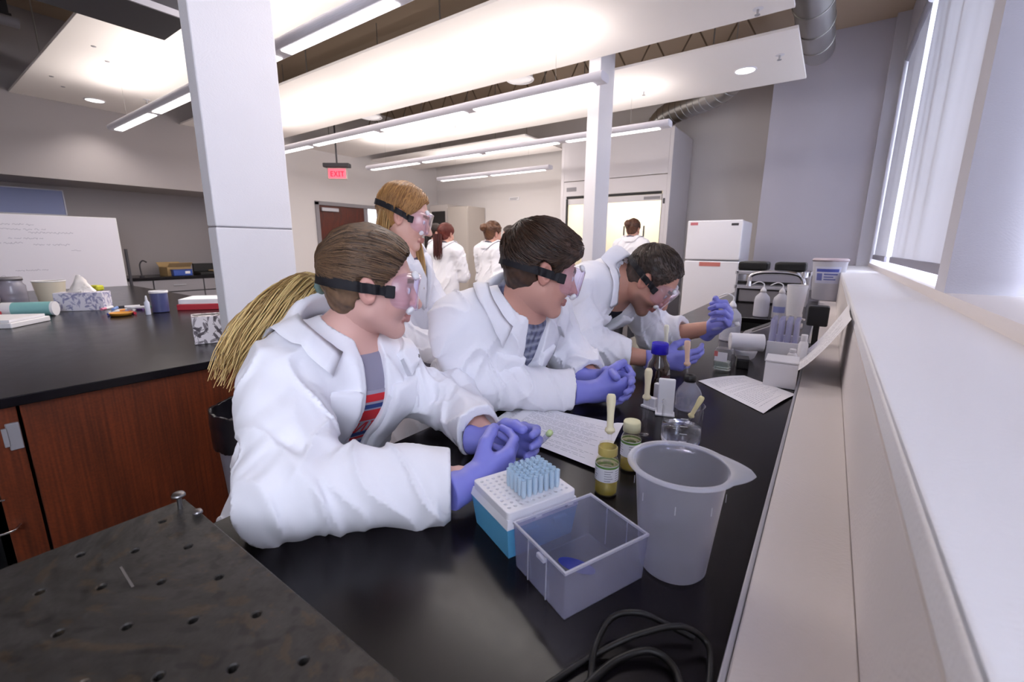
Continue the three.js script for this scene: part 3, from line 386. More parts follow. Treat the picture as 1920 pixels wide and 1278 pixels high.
function chains(h) {
  const kx = [0.03, 0.0105, -0.0095, -0.028], ky = [0.088, 0.092, 0.087, 0.077], L = [[0.044, 0.026, 0.022], [0.048, 0.029, 0.023], [0.044, 0.027, 0.022], [0.034, 0.021, 0.02]], R = [0.0105, 0.0108, 0.01, 0.009], out = [];
  for (let i = 0; i < 4; i++) { let p = [kx[i], ky[i], -0.001], a = 0; const sp = (h.spread ?? 0.06) * (1.5 - i), c = [{ p, r: R[i] * 1.12 }]; for (let j = 0; j < 3; j++) { a += h.curl[i][j]; p = [p[0] + Math.sin(sp) * Math.cos(a) * L[i][j], p[1] + Math.cos(a) * Math.cos(sp) * L[i][j], p[2] + Math.sin(a) * L[i][j]]; c.push({ p, r: R[i] * (1 - 0.09 * (j + 1)) }); } out.push(c); }
  let p = [0.026, 0.03, 0.01]; const t = [{ p, r: 0.0155 }], T = h.thumb ?? [[0.5, 0.7, 0.55], [0.1, 0.85, 0.55], [-0.2, 0.8, 0.6]], TL = [0.04, 0.034, 0.027]; for (let j = 0; j < 3; j++) { const n = Math.hypot(...T[j]); p = p.map((q, k) => q + T[j][k] / n * TL[j]); t.push({ p, r: [0.0135, 0.012, 0.0105][j] }); } out.push(t);
  return out;
}
function makePerson(S) {
  const J = S.J, P = thing('person', S.label, 'person', [0, 0, 0], 0, S.group), fine = S.fine ?? 1;
  const toGround = 0; P.position.set(J.pel[0], toGround, J.pel[2]);
  const add = (parent, name, g, m, label) => { const o = part(parent, name, g.translate(-J.pel[0], 0, -J.pel[2]), m, label); return o; };
  const T = frame(v3(J.pel), v3(J.shL).sub(v3(J.shR)), v3(J.neck).sub(v3(J.pel))), len = v3(J.neck).sub(v3(J.pel)).length(), DZ = S.depth ?? 0.64, W = S.width ?? 1;
  const trap = ['L', 'R'].map((k) => [v3(J.neck).addScaledVector(T.Y, -0.012).toArray(), v3(J.neck).lerp(v3(J['sh' + k]), 0.62).addScaledVector(T.Y, 0.004).toArray()]);
  const torso = (x, y, z, add) => { const q = T.to(x, y, z), zz = q[2] / DZ; let d = cap(q[0], q[1], zz, [0, 0, 0], [0, len * 0.36, 0], 0.155 * W + add, 0.14 * W + add); d = smin(d, cap(q[0], q[1], zz, [0, len * 0.36, 0], [0, len * 0.72, 0.02], 0.14 * W + add, 0.158 * W + add), 0.06); d *= 0.8; d = smin(d, cap(x, y, z, J.shL, J.shR, 0.055 + add * 0.6, 0.055 + add * 0.6), 0.09); for (const t of trap) d = smin(d, cap(x, y, z, t[0], t[1], 0.04 + add * 0.5, 0.048 + add * 0.5), 0.06); return d; };
  const arm = (x, y, z, s, r) => smin(cap(x, y, z, J['sh' + s], J['el' + s], 0.052 + r[0], 0.04 + r[1]), cap(x, y, z, J['el' + s], J['wr' + s], 0.042 + r[1], 0.029 + r[2]), 0.03);
  const Hf = frame(v3(S.head.c), v3(S.head.x), v3(S.head.y)), hs = S.head.s ?? 1, hl = (x, y, z) => { const q = Hf.to(x, y, z); return [q[0] / hs, q[1] / hs, q[2] / hs]; };
  const neckTop = Hf.from([0, -0.05 * hs, -0.022 * hs]).toArray(), nr = S.neckR ?? 0.05;
  const legs = (x, y, z, a) => Math.min(...['L', 'R'].map((s) => smin(cap(x, y, z, J['hip' + s], J['kn' + s], 0.085 + a, 0.058 + a), cap(x, y, z, J['kn' + s], J['an' + s], 0.058 + a, 0.042 + a), 0.03)));
  const skinD = (x, y, z) => { let d = torso(x, y, z, 0); d = smin(d, arm(x, y, z, 'L', [0, 0, 0]), 0.04); d = smin(d, arm(x, y, z, 'R', [0, 0, 0]), 0.04); d = smin(d, legs(x, y, z, 0), 0.04); return smin(d, cap(x, y, z, J.neck, neckTop, nr * 1.12, nr), 0.05); };
  const headNeck = (x, y, z) => { const q = hl(x, y, z); return smin(headD(q[0], q[1], q[2]) * hs, cap(x, y, z, J.neck, neckTop, nr * 1.12, nr), 0.03); };
  const whole = (x, y, z) => Math.min(smin(headNeck(x, y, z), torso(x, y, z, 0), 0.05), 10);
  // colours of skin, lips, eyes, brows, stubble
  const base = lin(S.skin ?? '#d9ab9b'), lip = lin(S.lip ?? '#b5716d'), ruddy = mixc(base, lin('#c8766a'), 0.5), dark = lin(S.brow ?? '#4d3a2c');
  const headCol = (x, y, z) => { const [a, b, c] = hl(x, y, z), A = Math.abs(a); let k = mixc(base, ruddy, 0.5 * Math.exp(-((A - 0.042) ** 2 + (b + 0.03) ** 2) / 0.0006) * (c > 0.03 ? 1 : 0)); k = mixc(k, ruddy, A > 0.076 ? 0.6 : 0);
    if (S.stubble && b < -0.045 && c > -0.01) k = mixc(k, dark, 0.55 * ss(-0.04, -0.06, b) * ss(-0.01, 0.02, c)); if (S.stubble && c > 0.075 && b < -0.045 && b > -0.062) k = mixc(k, dark, 0.5);
    if (c > 0.07 && A < 0.024 && b < -0.058 && b > -0.081) k = mixc(k, lip, 0.8);
    if (c > 0.055 && Math.hypot(A - 0.032, b - 0.001) < 0.0115) k = Math.hypot(A - 0.032, b - 0.001) < 0.0028 ? [0.01, 0.01, 0.01] : Math.hypot(A - 0.032, b - 0.001) < 0.006 ? lin('#5a6a78') : Math.abs(b - 0.001) < 0.007 ? [0.75, 0.73, 0.72] : k;
    if (c > 0.05 && A > 0.012 && A < 0.05 && Math.abs(b - 0.023 - (0.03 - A) * -0.06) < 0.0055) k = mixc(k, dark, 0.8); return k; };
  const C = v3(S.head.c), bx = 0.17 * hs, gs = [nets((x, y, z) => headNeck(x, y, z), [C.x - bx, C.y - bx * 1.05, C.z - bx], [C.x + bx, C.y + bx, C.z + bx], (S.headCell ?? 0.0036) * fine, headCol)];
  const all = Object.values(J), lo = [0, 1, 2].map((k) => Math.min(...all.map((p) => p[k])) - 0.2), hi = [0, 1, 2].map((k) => Math.max(...all.map((p) => p[k])) + 0.2);
  gs.push(nets(skinD, lo, hi, 0.014 * Math.max(1, fine * 0.9), () => base));
  const hand = (s, bare) => { const h = S.hands[s], f = frame(v3(J['wr' + s]), v3(h.x), v3(h.dir)), sc = h.s ?? 1, mir = s === 'L' ? -1 : 1; h.chains = chains(h); return { f, sc, mir, D: (x, y, z) => { const q = f.to(x, y, z); return handD(q[0] * mir / sc, q[1] / sc, q[2] / sc, h) * sc; } }; };
  // x of a hand frame is chosen so that z = x cross y is the palm side
  const handBox = (H, h, cell, add) => { const c = H.f.from([0, 0.06, 0.01]); return nets(h, [c.x - 0.14, c.y - 0.14, c.z - 0.14], [c.x + 0.14, c.y + 0.14, c.z + 0.14], cell, add); };
  const gloves = {};
  for (const s of ['L', 'R']) if (S.hands) { const H = hand(s); gloves[s] = H; }
  const body = add(P, 'body', join(gs), skinM);
  // trousers, shoes
  const pants = (x, y, z) => smax(smin(legs(x, y, z, 0.014), torso(x, y, z, 0.012), 0.05), y - (J.pel[1] + 0.08), 0.01);
  add(P, 'trousers', nets((x, y, z) => smax(pants(x, y, z), 0.06 - y, 0.01), [lo[0], 0, lo[2]], [hi[0], J.pel[1] + 0.12, hi[2]], 0.017 * Math.max(1, fine * 0.9)), std(S.pants ?? 0x2a2c38, 0.85));
  for (const s of ['L', 'R']) { const a = J['an' + s], f = T.Z, fl = Math.hypot(f.x, f.z), e = [a[0] + f.x / fl * 0.15, 0.035, a[2] + f.z / fl * 0.15]; add(P, 'shoe', nets((x, y, z) => smax(smin(cap(x, y, z, [a[0] - f.x / fl * 0.04, 0.042, a[2] - f.z / fl * 0.04], e, 0.042, 0.035), cap(x, y, z, [a[0], 0.05, a[2]], [a[0], 0.1, a[2]], 0.045, 0.045), 0.03), 0.002 - y, 0.004), [a[0] - 0.25, -0.02, a[2] - 0.25], [a[0] + 0.25, 0.2, a[2] + 0.25], 0.011 * Math.max(1, fine * 0.8)), std(0x24222a, 0.6)); }
  // shirt
  const shirtTop = S.shirtTop ?? 0.02;
  const shirtD = (x, y, z) => { let d = smin(torso(x, y, z, 0.005), cap(x, y, z, J.neck, neckTop, nr + 0.016, nr + 0.014), 0.05); const q = T.to(x, y, z); return smax(smax(d, q[1] - len - shirtTop + q[2] * (S.neckSlope ?? 0.5), 0.008), J.pel[1] - 0.05 - y, 0.01); };
  const tb = { lo: [0, 1, 2].map((k) => Math.min(J.pel[k], J.neck[k], J.shL[k], J.shR[k]) - 0.26), hi: [0, 1, 2].map((k) => Math.max(J.pel[k], J.neck[k], J.shL[k], J.shR[k]) + 0.26) };
  const shirt = add(P, 'shirt', nets(shirtD, tb.lo, tb.hi, 0.009 * fine, S.shirtCol ? (x, y, z) => S.shirtCol(T.to(x, y, z)) : () => lin(S.shirt ?? '#8d8a9c')), std(0xffffff, 0.85, { vertexColors: true }));
  // coat
  const K = { add: 0.03, sl: [0.03, 0.03, 0.028], hem: 0.35, top: 0.0, ...S.coat };
  const limbs = ['L', 'R'].flatMap((k) => [[J['sh' + k], J['el' + k], 0], [J['el' + k], J['wr' + k], 1]]).map(([a, b, low], i) => { const A = v3(a), d = v3(b).sub(A), L = d.length(); d.normalize(); const u = V(0.3, 0.5, 0.8).cross(d).normalize(), w = d.clone().cross(u); return { A, d, L, u, w, low, i }; });
  const fold = (x, y, z) => { const q = T.to(x, y, z); let d = 0.011 * NO.noise(q[0] * 8 + 3, q[1] * 3 + S.seed, q[2] * 8) + 0.006 * NO.noise((q[0] + q[1] * 0.55) * 19, (q[1] - q[0] * 0.4) * 5 + S.seed, q[2] * 14) + 0.002; const rg = (n, w) => Math.max(0, 1 - Math.abs(n) / w); d -= 0.0075 * rg(NO.noise((q[0] + q[1] * 0.6) * 10 + S.seed, (q[1] - q[0] * 0.5) * 2.6, q[2] * 6), 0.16) ** 1.4;
    for (const l of limbs) { const a = x - l.A.x, b = y - l.A.y, c = z - l.A.z, t = a * l.d.x + b * l.d.y + c * l.d.z, u = a * l.u.x + b * l.u.y + c * l.u.z, w = a * l.w.x + b * l.w.y + c * l.w.z, r2 = u * u + w * w; if (r2 > 0.03 || t < -0.05 || t > l.L + 0.05) continue;
      const g = Math.exp(-r2 / 0.012) * ss(-0.05, 0.02, t) * ss(l.L + 0.05, l.L - 0.03, t), e = l.low ? Math.exp(-((t / 0.09) ** 2)) : Math.exp(-(((l.L - t) / 0.1) ** 2)), tw = t + 0.55 * u - 0.35 * w;
      d += g * (0.012 * NO.noise(tw * 15 + l.i * 5, u * 9 + S.seed, w * 9) + (0.003 + 0.006 * e) * NO.noise(tw * 34 + l.i * 3, u * 12, w * 12 + S.seed) + 0.002 - (0.006 + 0.007 * e) * rg(NO.noise(tw * 13 + l.i * 3 + S.seed, u * 6, w * 6), 0.2) ** 1.4); }
    return Math.min(d, 0.009); };
  const cuffs = ['L', 'R'].map((s) => { const e = v3(J['el' + s]), w = v3(J['wr' + s]), d = w.clone().sub(e).normalize(), c = w.clone().addScaledVector(d, -(K.cuff?.[s] ?? 0.035)); return { s, d, c, far: c.clone().addScaledVector(d, 0.2).toArray(), inn: c.clone().addScaledVector(d, -0.01).toArray() }; });
  const coatArms = (x, y, z, fv) => { let r = 1; for (const q of cuffs) { let a = arm(x, y, z, q.s, K['sl' + q.s] ?? K.sl) + fv; const t = (x - q.c.x) * q.d.x + (y - q.c.y) * q.d.y + (z - q.c.z) * q.d.z; a = smax(a, t, 0.004); const hr = 0.012 + (K['sl' + q.s] ?? K.sl)[2]; a = smax(a, -cap(x, y, z, q.inn, q.far, hr, hr), 0.004); r = smin(r, a, 0.02); } return r; };
  const skirt = (x, y, z) => { const q = T.to(x, y, z), py = J.pel[1] - y, q2 = [x - J.pel[0], z - J.pel[2]]; if (K.seated) return cap(q[0], q[1], q[2] / 0.8, [0, -0.16, -0.03], [0, 0.1, 0], 0.19 * W, 0.165 * W) * 0.8; return cap(q[0], y, q[2] / 0.72, [0, J.pel[1] - K.hem, 0], [0, J.pel[1], 0], 0.21 * W, 0.18 * W) * 0.72; };
  const openW = (v) => { const o = K.open; for (let i = 0; i < o.length - 1; i++) if (v >= o[i][0] && v <= o[i + 1][0]) { const t = (v - o[i][0]) / (o[i + 1][0] - o[i][0]); return [o[i][1] + (o[i + 1][1] - o[i][1]) * t, o[i][2] + (o[i + 1][2] - o[i][2]) * t]; } return null; };
  const hemY = K.seated ?? J.pel[1] - K.hem;
  const coatSolid = (x, y, z) => { let d = torso(x, y, z, K.add); d = smin(d, skirt(x, y, z), 0.08); return d; };
  const coatD = (x, y, z, closed) => {
    let d0 = coatSolid(x, y, z), d1 = coatArms(x, y, z, 0); if (Math.min(d0, d1) > 0.07) return Math.min(d0, d1); const fv = fold(x, y, z); const q = T.to(x, y, z); let b0 = d0 + fv; if (K.open && q[2] > 0 && !closed) { const a = openW(q[1] / len); if (a) { const c = Math.max(Math.abs(q[0] - a[0]) - a[1], 0.035 - q[2]); b0 = smax(b0, -c, 0.006); } }
    b0 = smax(b0, -cap(x, y, z, J.neck, neckTop, nr + 0.014, nr + 0.024), 0.008); let d = smin(b0, coatArms(x, y, z, fv), 0.035); d = smax(d, hemY - y, 0.004);
        return d; };
  const cb = { lo: lo.map((v, k) => k === 1 ? Math.max(v, hemY - 0.03) : v), hi };
  const coat = add(P, 'lab_coat', nets(coatD, cb.lo, cb.hi, 0.0068 * fine), M.coat);
  // pieces laid on the coat: lapels, pockets, prints
  const drape = (parent, name, f, quad, nu, nv, off, th, mat, label, uvs) => { const P2 = [], uv = [], I = [], n1 = nu + 1; const zs = [];
    const surf = (a, b) => { let z = 0.3, ok = false; for (let i = 0; i < 60; i++) { const p = T.from([a, b, z]), d = f(p.x, p.y, p.z); if (d < 0.0008) { ok = true; break; } z -= Math.max(d * 0.7, 0.0008); if (z < -0.05) break; } return ok ? z : null; };
    const grid = []; let last = 0.1; for (let j = 0; j <= nv; j++) for (let i = 0; i <= nu; i++) { const s = i / nu, t = j / nv, a = (quad[0][0] * (1 - s) + quad[1][0] * s) * (1 - t) + (quad[3][0] * (1 - s) + quad[2][0] * s) * t, b = (quad[0][1] * (1 - s) + quad[1][1] * s) * (1 - t) + (quad[3][1] * (1 - s) + quad[2][1] * s) * t; let z = surf(a, b); grid.push([a, b, z, s, t]); }
    const zz = grid.map((q) => q[2]).filter((q) => q !== null).sort((a, b) => a - b), med = zz.length ? zz[zz.length >> 1] : 0.1; for (const q of grid) { if (q[2] === null) q[2] = med - 0.01; q[2] = clamp(q[2], med - 0.07, med + 0.07); }
    for (let r = 0; r < 3; r++) for (let j = 0; j <= nv; j++) for (let i = 1; i < nu; i++) { const q = grid[j * n1 + i]; q[2] = Math.max(q[2], (grid[j * n1 + i - 1][2] + grid[j * n1 + i + 1][2]) / 2); }
    for (const lay of [0, 1]) for (const q of grid) { const edge = Math.min(q[3], 1 - q[3], q[4], 1 - q[4]) < 0.001; const p = T.from([q[0], q[1], q[2] + (lay ? -0.004 : off + (edge ? th * 0.4 : th))]); P2.push(p.x, p.y, p.z); uv.push(q[3], 1 - q[4]); }
    const n = grid.length, q4 = (a, b, c, d) => I.push(a, b, c, a, c, d); for (let j = 0; j < nv; j++) for (let i = 0; i < nu; i++) { const a = j * n1 + i; q4(a, a + 1, a + 1 + n1, a + n1); }
    for (let i = 0; i < nu; i++) { q4(i, i + n, i + 1 + n, i + 1); const a = nv * n1 + i; q4(a + 1, a + 1 + n, a + n, a); } for (let j = 0; j < nv; j++) { const a = j * n1; q4(a + n1, a + n1 + n, a + n, a); const b = a + nu; q4(b, b + n, b + n1 + n, b + n1); }
    const g = new THREE.BufferGeometry(); g.setAttribute('position', new THREE.Float32BufferAttribute(P2, 3)); g.setAttribute('uv', new THREE.Float32BufferAttribute(uv, 2)); g.setIndex(I); g.computeVertexNormals(); return add(parent, name, g, mat, label); };
  const closedD = (x, y, z) => coatD(x, y, z, true), frontD = (x, y, z) => { const d = coatSolid(x, y, z); return d > 0.07 ? d : d + fold(x, y, z); };
  for (const l of K.lapels ?? []) drape(coat, 'lapel', frontD, l.q, 12, 20, 0.007, 0.006, M.coat);
  for (const l of K.pockets ?? []) drape(coat, 'pocket', frontD, l.q, 8, 8, 0.002, 0.003, M.coat);
  for (const l of K.prints ?? []) drape(l.on === 'shirt' ? shirt : coat, l.name, l.on === 'shirt' ? shirtD : frontD, l.q, 10, 10, 0.0015, 0.001, l.mat, l.label);
  for (const b of K.buttons ?? []) { let z = 0.3; for (let i = 0; i < 80; i++) { const p = T.from([b[0], b[1], z]), d = coatD(p.x, p.y, p.z); if (d < 0.001) break; z -= Math.max(d * 0.7, 0.001); } const p = T.from([b[0], b[1], z + 0.002]), g = lathe([[0, 0.003], [0.006, 0.003], [0.0075, 0.001], [0.0075, -0.002]], 14); g.applyQuaternion(new THREE.Quaternion().setFromUnitVectors(V(0, 1, 0), T.Z)); add(coat, 'button', g.translate(p.x, p.y, p.z), std(0xc8c8d4, 0.4)); }
  if (K.collar) { // band round the neck, folded outwards
    const c = K.collar, nd = v3(neckTop).sub(v3(J.neck)).normalize(), F = frame(v3(J.neck), T.X, nd), prof = [[0.018, -0.03], [0.02, 0.0], [0.022, 0.022], [0.028, 0.031], [0.036, 0.024], [0.048, -0.004], [0.056, -0.026], [0.052, -0.027], [0.04, -0.004], [0.029, 0.02], [0.024, 0.0]], m = 44, P2 = [], I = [], k = prof.length;
    for (let i = 0; i <= m; i++) { const a = (i / m * 2 - 1) * c.a, fr = Math.abs(a) / c.a, drop = c.drop * fr * fr; for (const [pi, [r, h]] of prof.entries()) { const R = (nr + r * c.s + 0.01) * (1 + 0.16 * fr), y = h * c.s * (1 - 0.25 * fr) - drop + c.up + 0.004 * NO.noise(a * 2, h * 20, S.seed); const p = F.from([Math.sin(a) * R * 1.08, y, -Math.cos(a) * R + 0.006 * fr]); if (pi >= 3 && pi <= 9) { const need = pi <= 6 ? 0.0105 : 0.006; for (let q = 0; q < 30; q++) { const dd = closedD(p.x, p.y, p.z); if (dd >= need) break; p.addScaledVector(nd, Math.max(0.0015, (need - dd) * 0.7)); } } P2.push(p.x, p.y, p.z); } }
    for (const o of [0, m * k]) { const src = [1, 1, 2, 3, 4, 5, 6, 6, 5, 4, 2], old = P2.slice(o * 3, (o + k) * 3); for (let j = 0; j < k; j++) for (let c3 = 0; c3 < 3; c3++) P2[(o + j) * 3 + c3] = old[src[j] * 3 + c3]; }
    for (let i = 0; i < m; i++) for (let j = 0; j < k; j++) { const a = i * k + j, b = i * k + (j + 1) % k; I.push(a, a + k, b, b, a + k, b + k); } for (let j = 1; j < k - 1; j++) { I.push(0, j, j + 1); const o = m * k; I.push(o, o + j + 1, o + j); }
    const g = new THREE.BufferGeometry(); g.setAttribute('position', new THREE.Float32BufferAttribute(P2, 3)); g.setIndex(I); g.computeVertexNormals(); add(coat, 'collar', g, M.coat2); }
  // gloves
  for (const s of ['L', 'R']) if (gloves[s]) { const H = gloves[s], g = handBox(H, H.D, S.handCell ?? 0.0034, S.bare ? () => base : null); add(P, S.bare ? 'hand' : 'glove', g, S.bare ? skinM : M.glove); }
  // hair
  if (S.hair) makeHair(S, P, add, Hf, hs, hl, headD, J, T);
  if (S.goggles) makeGoggles(S, P, add, Hf, hs);
  return P;
}
M.coat2 = phys(0xeeedf4, 0.82, { side: THREE.DoubleSide });
function hairCap(S) { // distance to the close hair on the skull, head frame
  const H = S.hair, th = H.th ?? 0.014, line = H.line ?? [[-0.075, -0.035], [-0.03, -0.03], [-0.012, -0.022], [-0.004, 0.012], [0.02, 0.03], [0.045, 0.05], [0.07, 0.066], [0.085, 0.075], [0.2, 0.11]];
  const zmax = (y) => { if (y <= line[0][0]) return line[0][1]; for (let i = 0; i < line.length - 1; i++) if (y <= line[i + 1][0]) { const t = (y - line[i][0]) / (line[i + 1][0] - line[i][0]); return line[i][1] + t * (line[i + 1][1] - line[i][1]); } return 0.2; };
  return (x, y, z) => { const t = th * (0.6 + 0.4 * ss(-0.03, 0.08, y)) + (H.front ?? 0) * ss(0.02, 0.08, z) * ss(0.04, 0.09, y);
    let d = smin(ell(x, y, z, [0, 0.034, -0.014], [0.0745 + t, 0.087 + t, 0.094 + t]), ell(x, y, z, [0, -0.035, -0.035], [0.052 + t * 0.6, 0.05, 0.05 + t * 0.6]), 0.03);
    d = smax(d, z - zmax(y) - (H.arc ?? 0.35) * 0, 0.006); d = smax(d, (H.low ?? -0.078) - y, 0.008);
    d = smax(d, -(ear(x, y, z) - 0.004), 0.004);
    const n = 0.0022 * NO.noise(x * 60, y * 60, z * 60) + (H.lump ?? 0.004) * NO.noise(x * 24 + 5, y * 24, z * 24); return d + n; };
}
function makeHair(S, P, add, Hf, hs, hl, headD, J, T) {
  const H = S.hair, capD = hairCap(S), c0 = lin(H.c0), c1 = lin(H.c1), C = Hf.o, b = 0.15 * hs;
  const streak = (x, y, z) => { const q = hl(x, y, z), n = 0.5 + 0.9 * NO.noise(Math.atan2(q[0], q[1] - 0.03) * 9, q[2] * 6, q[1] * 6) + 0.3 * NO.noise(q[0] * 130, q[1] * 60, q[2] * 130); return mixc(c0, c1, clamp(n, 0, 1)); };
  const D = (x, y, z) => { const q = hl(x, y, z); return capD(q[0], q[1], q[2]) * hs; };
  const hair = add(P, 'hair', nets(D, [C.x - b, C.y - b, C.z - b], [C.x + b, C.y + b, C.z + b], (S.headCell ?? 0.0036) * (S.fine ?? 1) * 1.05, streak), hairM);
  const onCap = (dx, dy, dz, off) => { const l = Math.hypot(dx, dy, dz); let r = 0.2; for (let i = 0; i < 40; i++) { const d = capD(dx / l * r, 0.03 + dy / l * r, -0.012 + dz / l * r); if (d < 0.0004) break; r -= Math.max(0.8 * d, 0.0004); if (r < 0.05) return null; } r += off; return [dx / l * r, 0.03 + dy / l * r, -0.012 + dz / l * r]; };
  const W = (q) => Hf.from(q.map((v) => v * hs)), L = [];
  const tint = () => { const t = rnd(); return [mixc(c0, c1, t), mixc(c0, c1, clamp(t + 0.25, 0, 1))]; };
  if (H.kind === 'short') for (let i = 0; i < (H.n ?? 900); i++) { // tufts that leave the crown
    const a = rr(0, Math.PI * 2), e = Math.acos(rr(-0.35, 1)); let d = V(Math.sin(e) * Math.sin(a), Math.cos(e), Math.sin(e) * Math.cos(a) - 0.1).normalize(); const pts = []; const crown = V(0.1, 0.75, -0.6).normalize(), steps = 6, len = (H.len ?? 0.05) / 0.1 / steps;
    for (let k = 0; k < steps; k++) { const q = onCap(d.x, d.y, d.z, 0.0012 + 0.0022 * Math.sin(k / (steps - 1) * Math.PI * 0.9) + (k === steps - 1 ? rr(0, 0.003) : 0)); if (!q) break; if (q[1] < -0.07 || !(capD(q[0], q[1], q[2]) < 0.02)) break; pts.push(W(q)); const fl = d.clone().addScaledVector(crown, -d.dot(crown)).normalize(); const pull = d.clone().sub(crown.clone().multiplyScalar(d.dot(crown))); const dir = pull.lengthSq() > 1e-5 ? pull.normalize() : fl; dir.addScaledVector(V(0, 0, 1), H.fwd ?? 0.35); d = d.clone().addScaledVector(dir.addScaledVector(V(rr(-1, 1), 0, rr(-1, 1)), 0.15), len).normalize(); }
    if (pts.length >= 3) L.push(curl(pts, 0.0017 * hs, 0.0006, 3, ...tint())); }
  if (H.kind === 'tied' || H.kind === 'long') {
    const tie = H.tie ?? [0, 0.25, -1];
    for (let i = 0; i < (H.n ?? 1100); i++) { const a = rr(-Math.PI, Math.PI), e = rr(0.05, 1.9); const st = V(Math.sin(e) * Math.sin(a), Math.cos(e), Math.sin(e) * Math.cos(a)), end = H.kind === 'tied' ? V(tie[0] + rr(-0.08, 0.08), tie[1] + rr(-0.08, 0.08), tie[2]).normalize() : V(Math.sign(st.x || 1) * 0.9, -0.9, st.z - 0.2).normalize(); const pts = []; const n = 12, stop = H.kind === 'tied' ? 1 : 0.92;
      for (let k = 0; k <= n; k++) { const t = k / n * stop, d = st.clone().lerp(end, t); d.y += (H.kind === 'tied' ? 0.06 : 0.14) * Math.sin(t * Math.PI); const q = onCap(d.x, d.y, d.z, 0.0016 + 0.0012 * NO.noise(i * 0.7, t * 3, 2)); if (!q) { if (pts.length) break; continue; } pts.push(W(q)); }
      if (pts.length >= 4) L.push(curl(pts, rr(0.0012, 0.002) * hs, 0.0012, 3, ...tint())); }
  }
  if (L.length) add(hair, 'hair_locks', locks(L), hairM).userData.kind = 'stuff';
  if (H.tail) { // pony tail or loose lengths: locks along given guide curves in world metres
    const TL = []; for (const g of H.tail) { const c = new THREE.CatmullRomCurve3(g.pts.map(v3)); for (let i = 0; i < g.n; i++) { const a = rr(0, 6.283), rad0 = Math.sqrt(rnd()), ph = rr(0, 9), en = rr(0.75, 1); const pts = []; for (let k = 0; k <= 12; k++) { const t = k / 12 * en, p = c.getPoint(t), r = (g.r0 + (g.r1 - g.r0) * Math.sin(Math.min(1, t * 1.25) * 1.57)) * rad0 * (t > 0.85 ? 1 - (t - 0.85) * 1.6 : 1), w = (g.wave ?? 0.006) * t; pts.push(V(p.x + Math.cos(a) * r * g.ax[0] + Math.sin(a) * r * g.bx[0] + w * Math.sin(t * 9 + ph), p.y + Math.cos(a) * r * g.ax[1] + Math.sin(a) * r * g.bx[1] + w * Math.sin(t * 7 + ph * 2), p.z + Math.cos(a) * r * g.ax[2] + Math.sin(a) * r * g.bx[2])); } const m = mixc(lin(g.c0), lin(g.c1), clamp(0.5 + rr(-0.6, 0.6), 0, 1)); TL.push(curl(pts, g.w ?? 0.0026, 0.0008, 4, mixc(m, c0, 0.6), m)); } }
    add(hair, H.tailName ?? 'ponytail', locks(TL), hairM).userData.kind = 'stuff'; }
  if (H.band) { const g = new THREE.TorusGeometry(0.016, 0.008, 10, 24); g.applyQuaternion(new THREE.Quaternion().setFromUnitVectors(V(0, 0, 1), v3(H.band.d).normalize())); add(hair, 'hair_tie', g.translate(...H.band.p), std(0x6f8580, 0.8), 'grey-green hair tie'); }
  if (H.bun) { const p = W(H.bun.p); add(hair, 'hair_bun', nets((x, y, z) => Math.hypot(x - p.x, y - p.y, z - p.z) - H.bun.r + 0.006 * NO.noise(x * 40, y * 40, z * 40), [p.x - 0.09, p.y - 0.09, p.z - 0.09], [p.x + 0.09, p.y + 0.09, p.z + 0.09], 0.009, streak), hairM); }
}
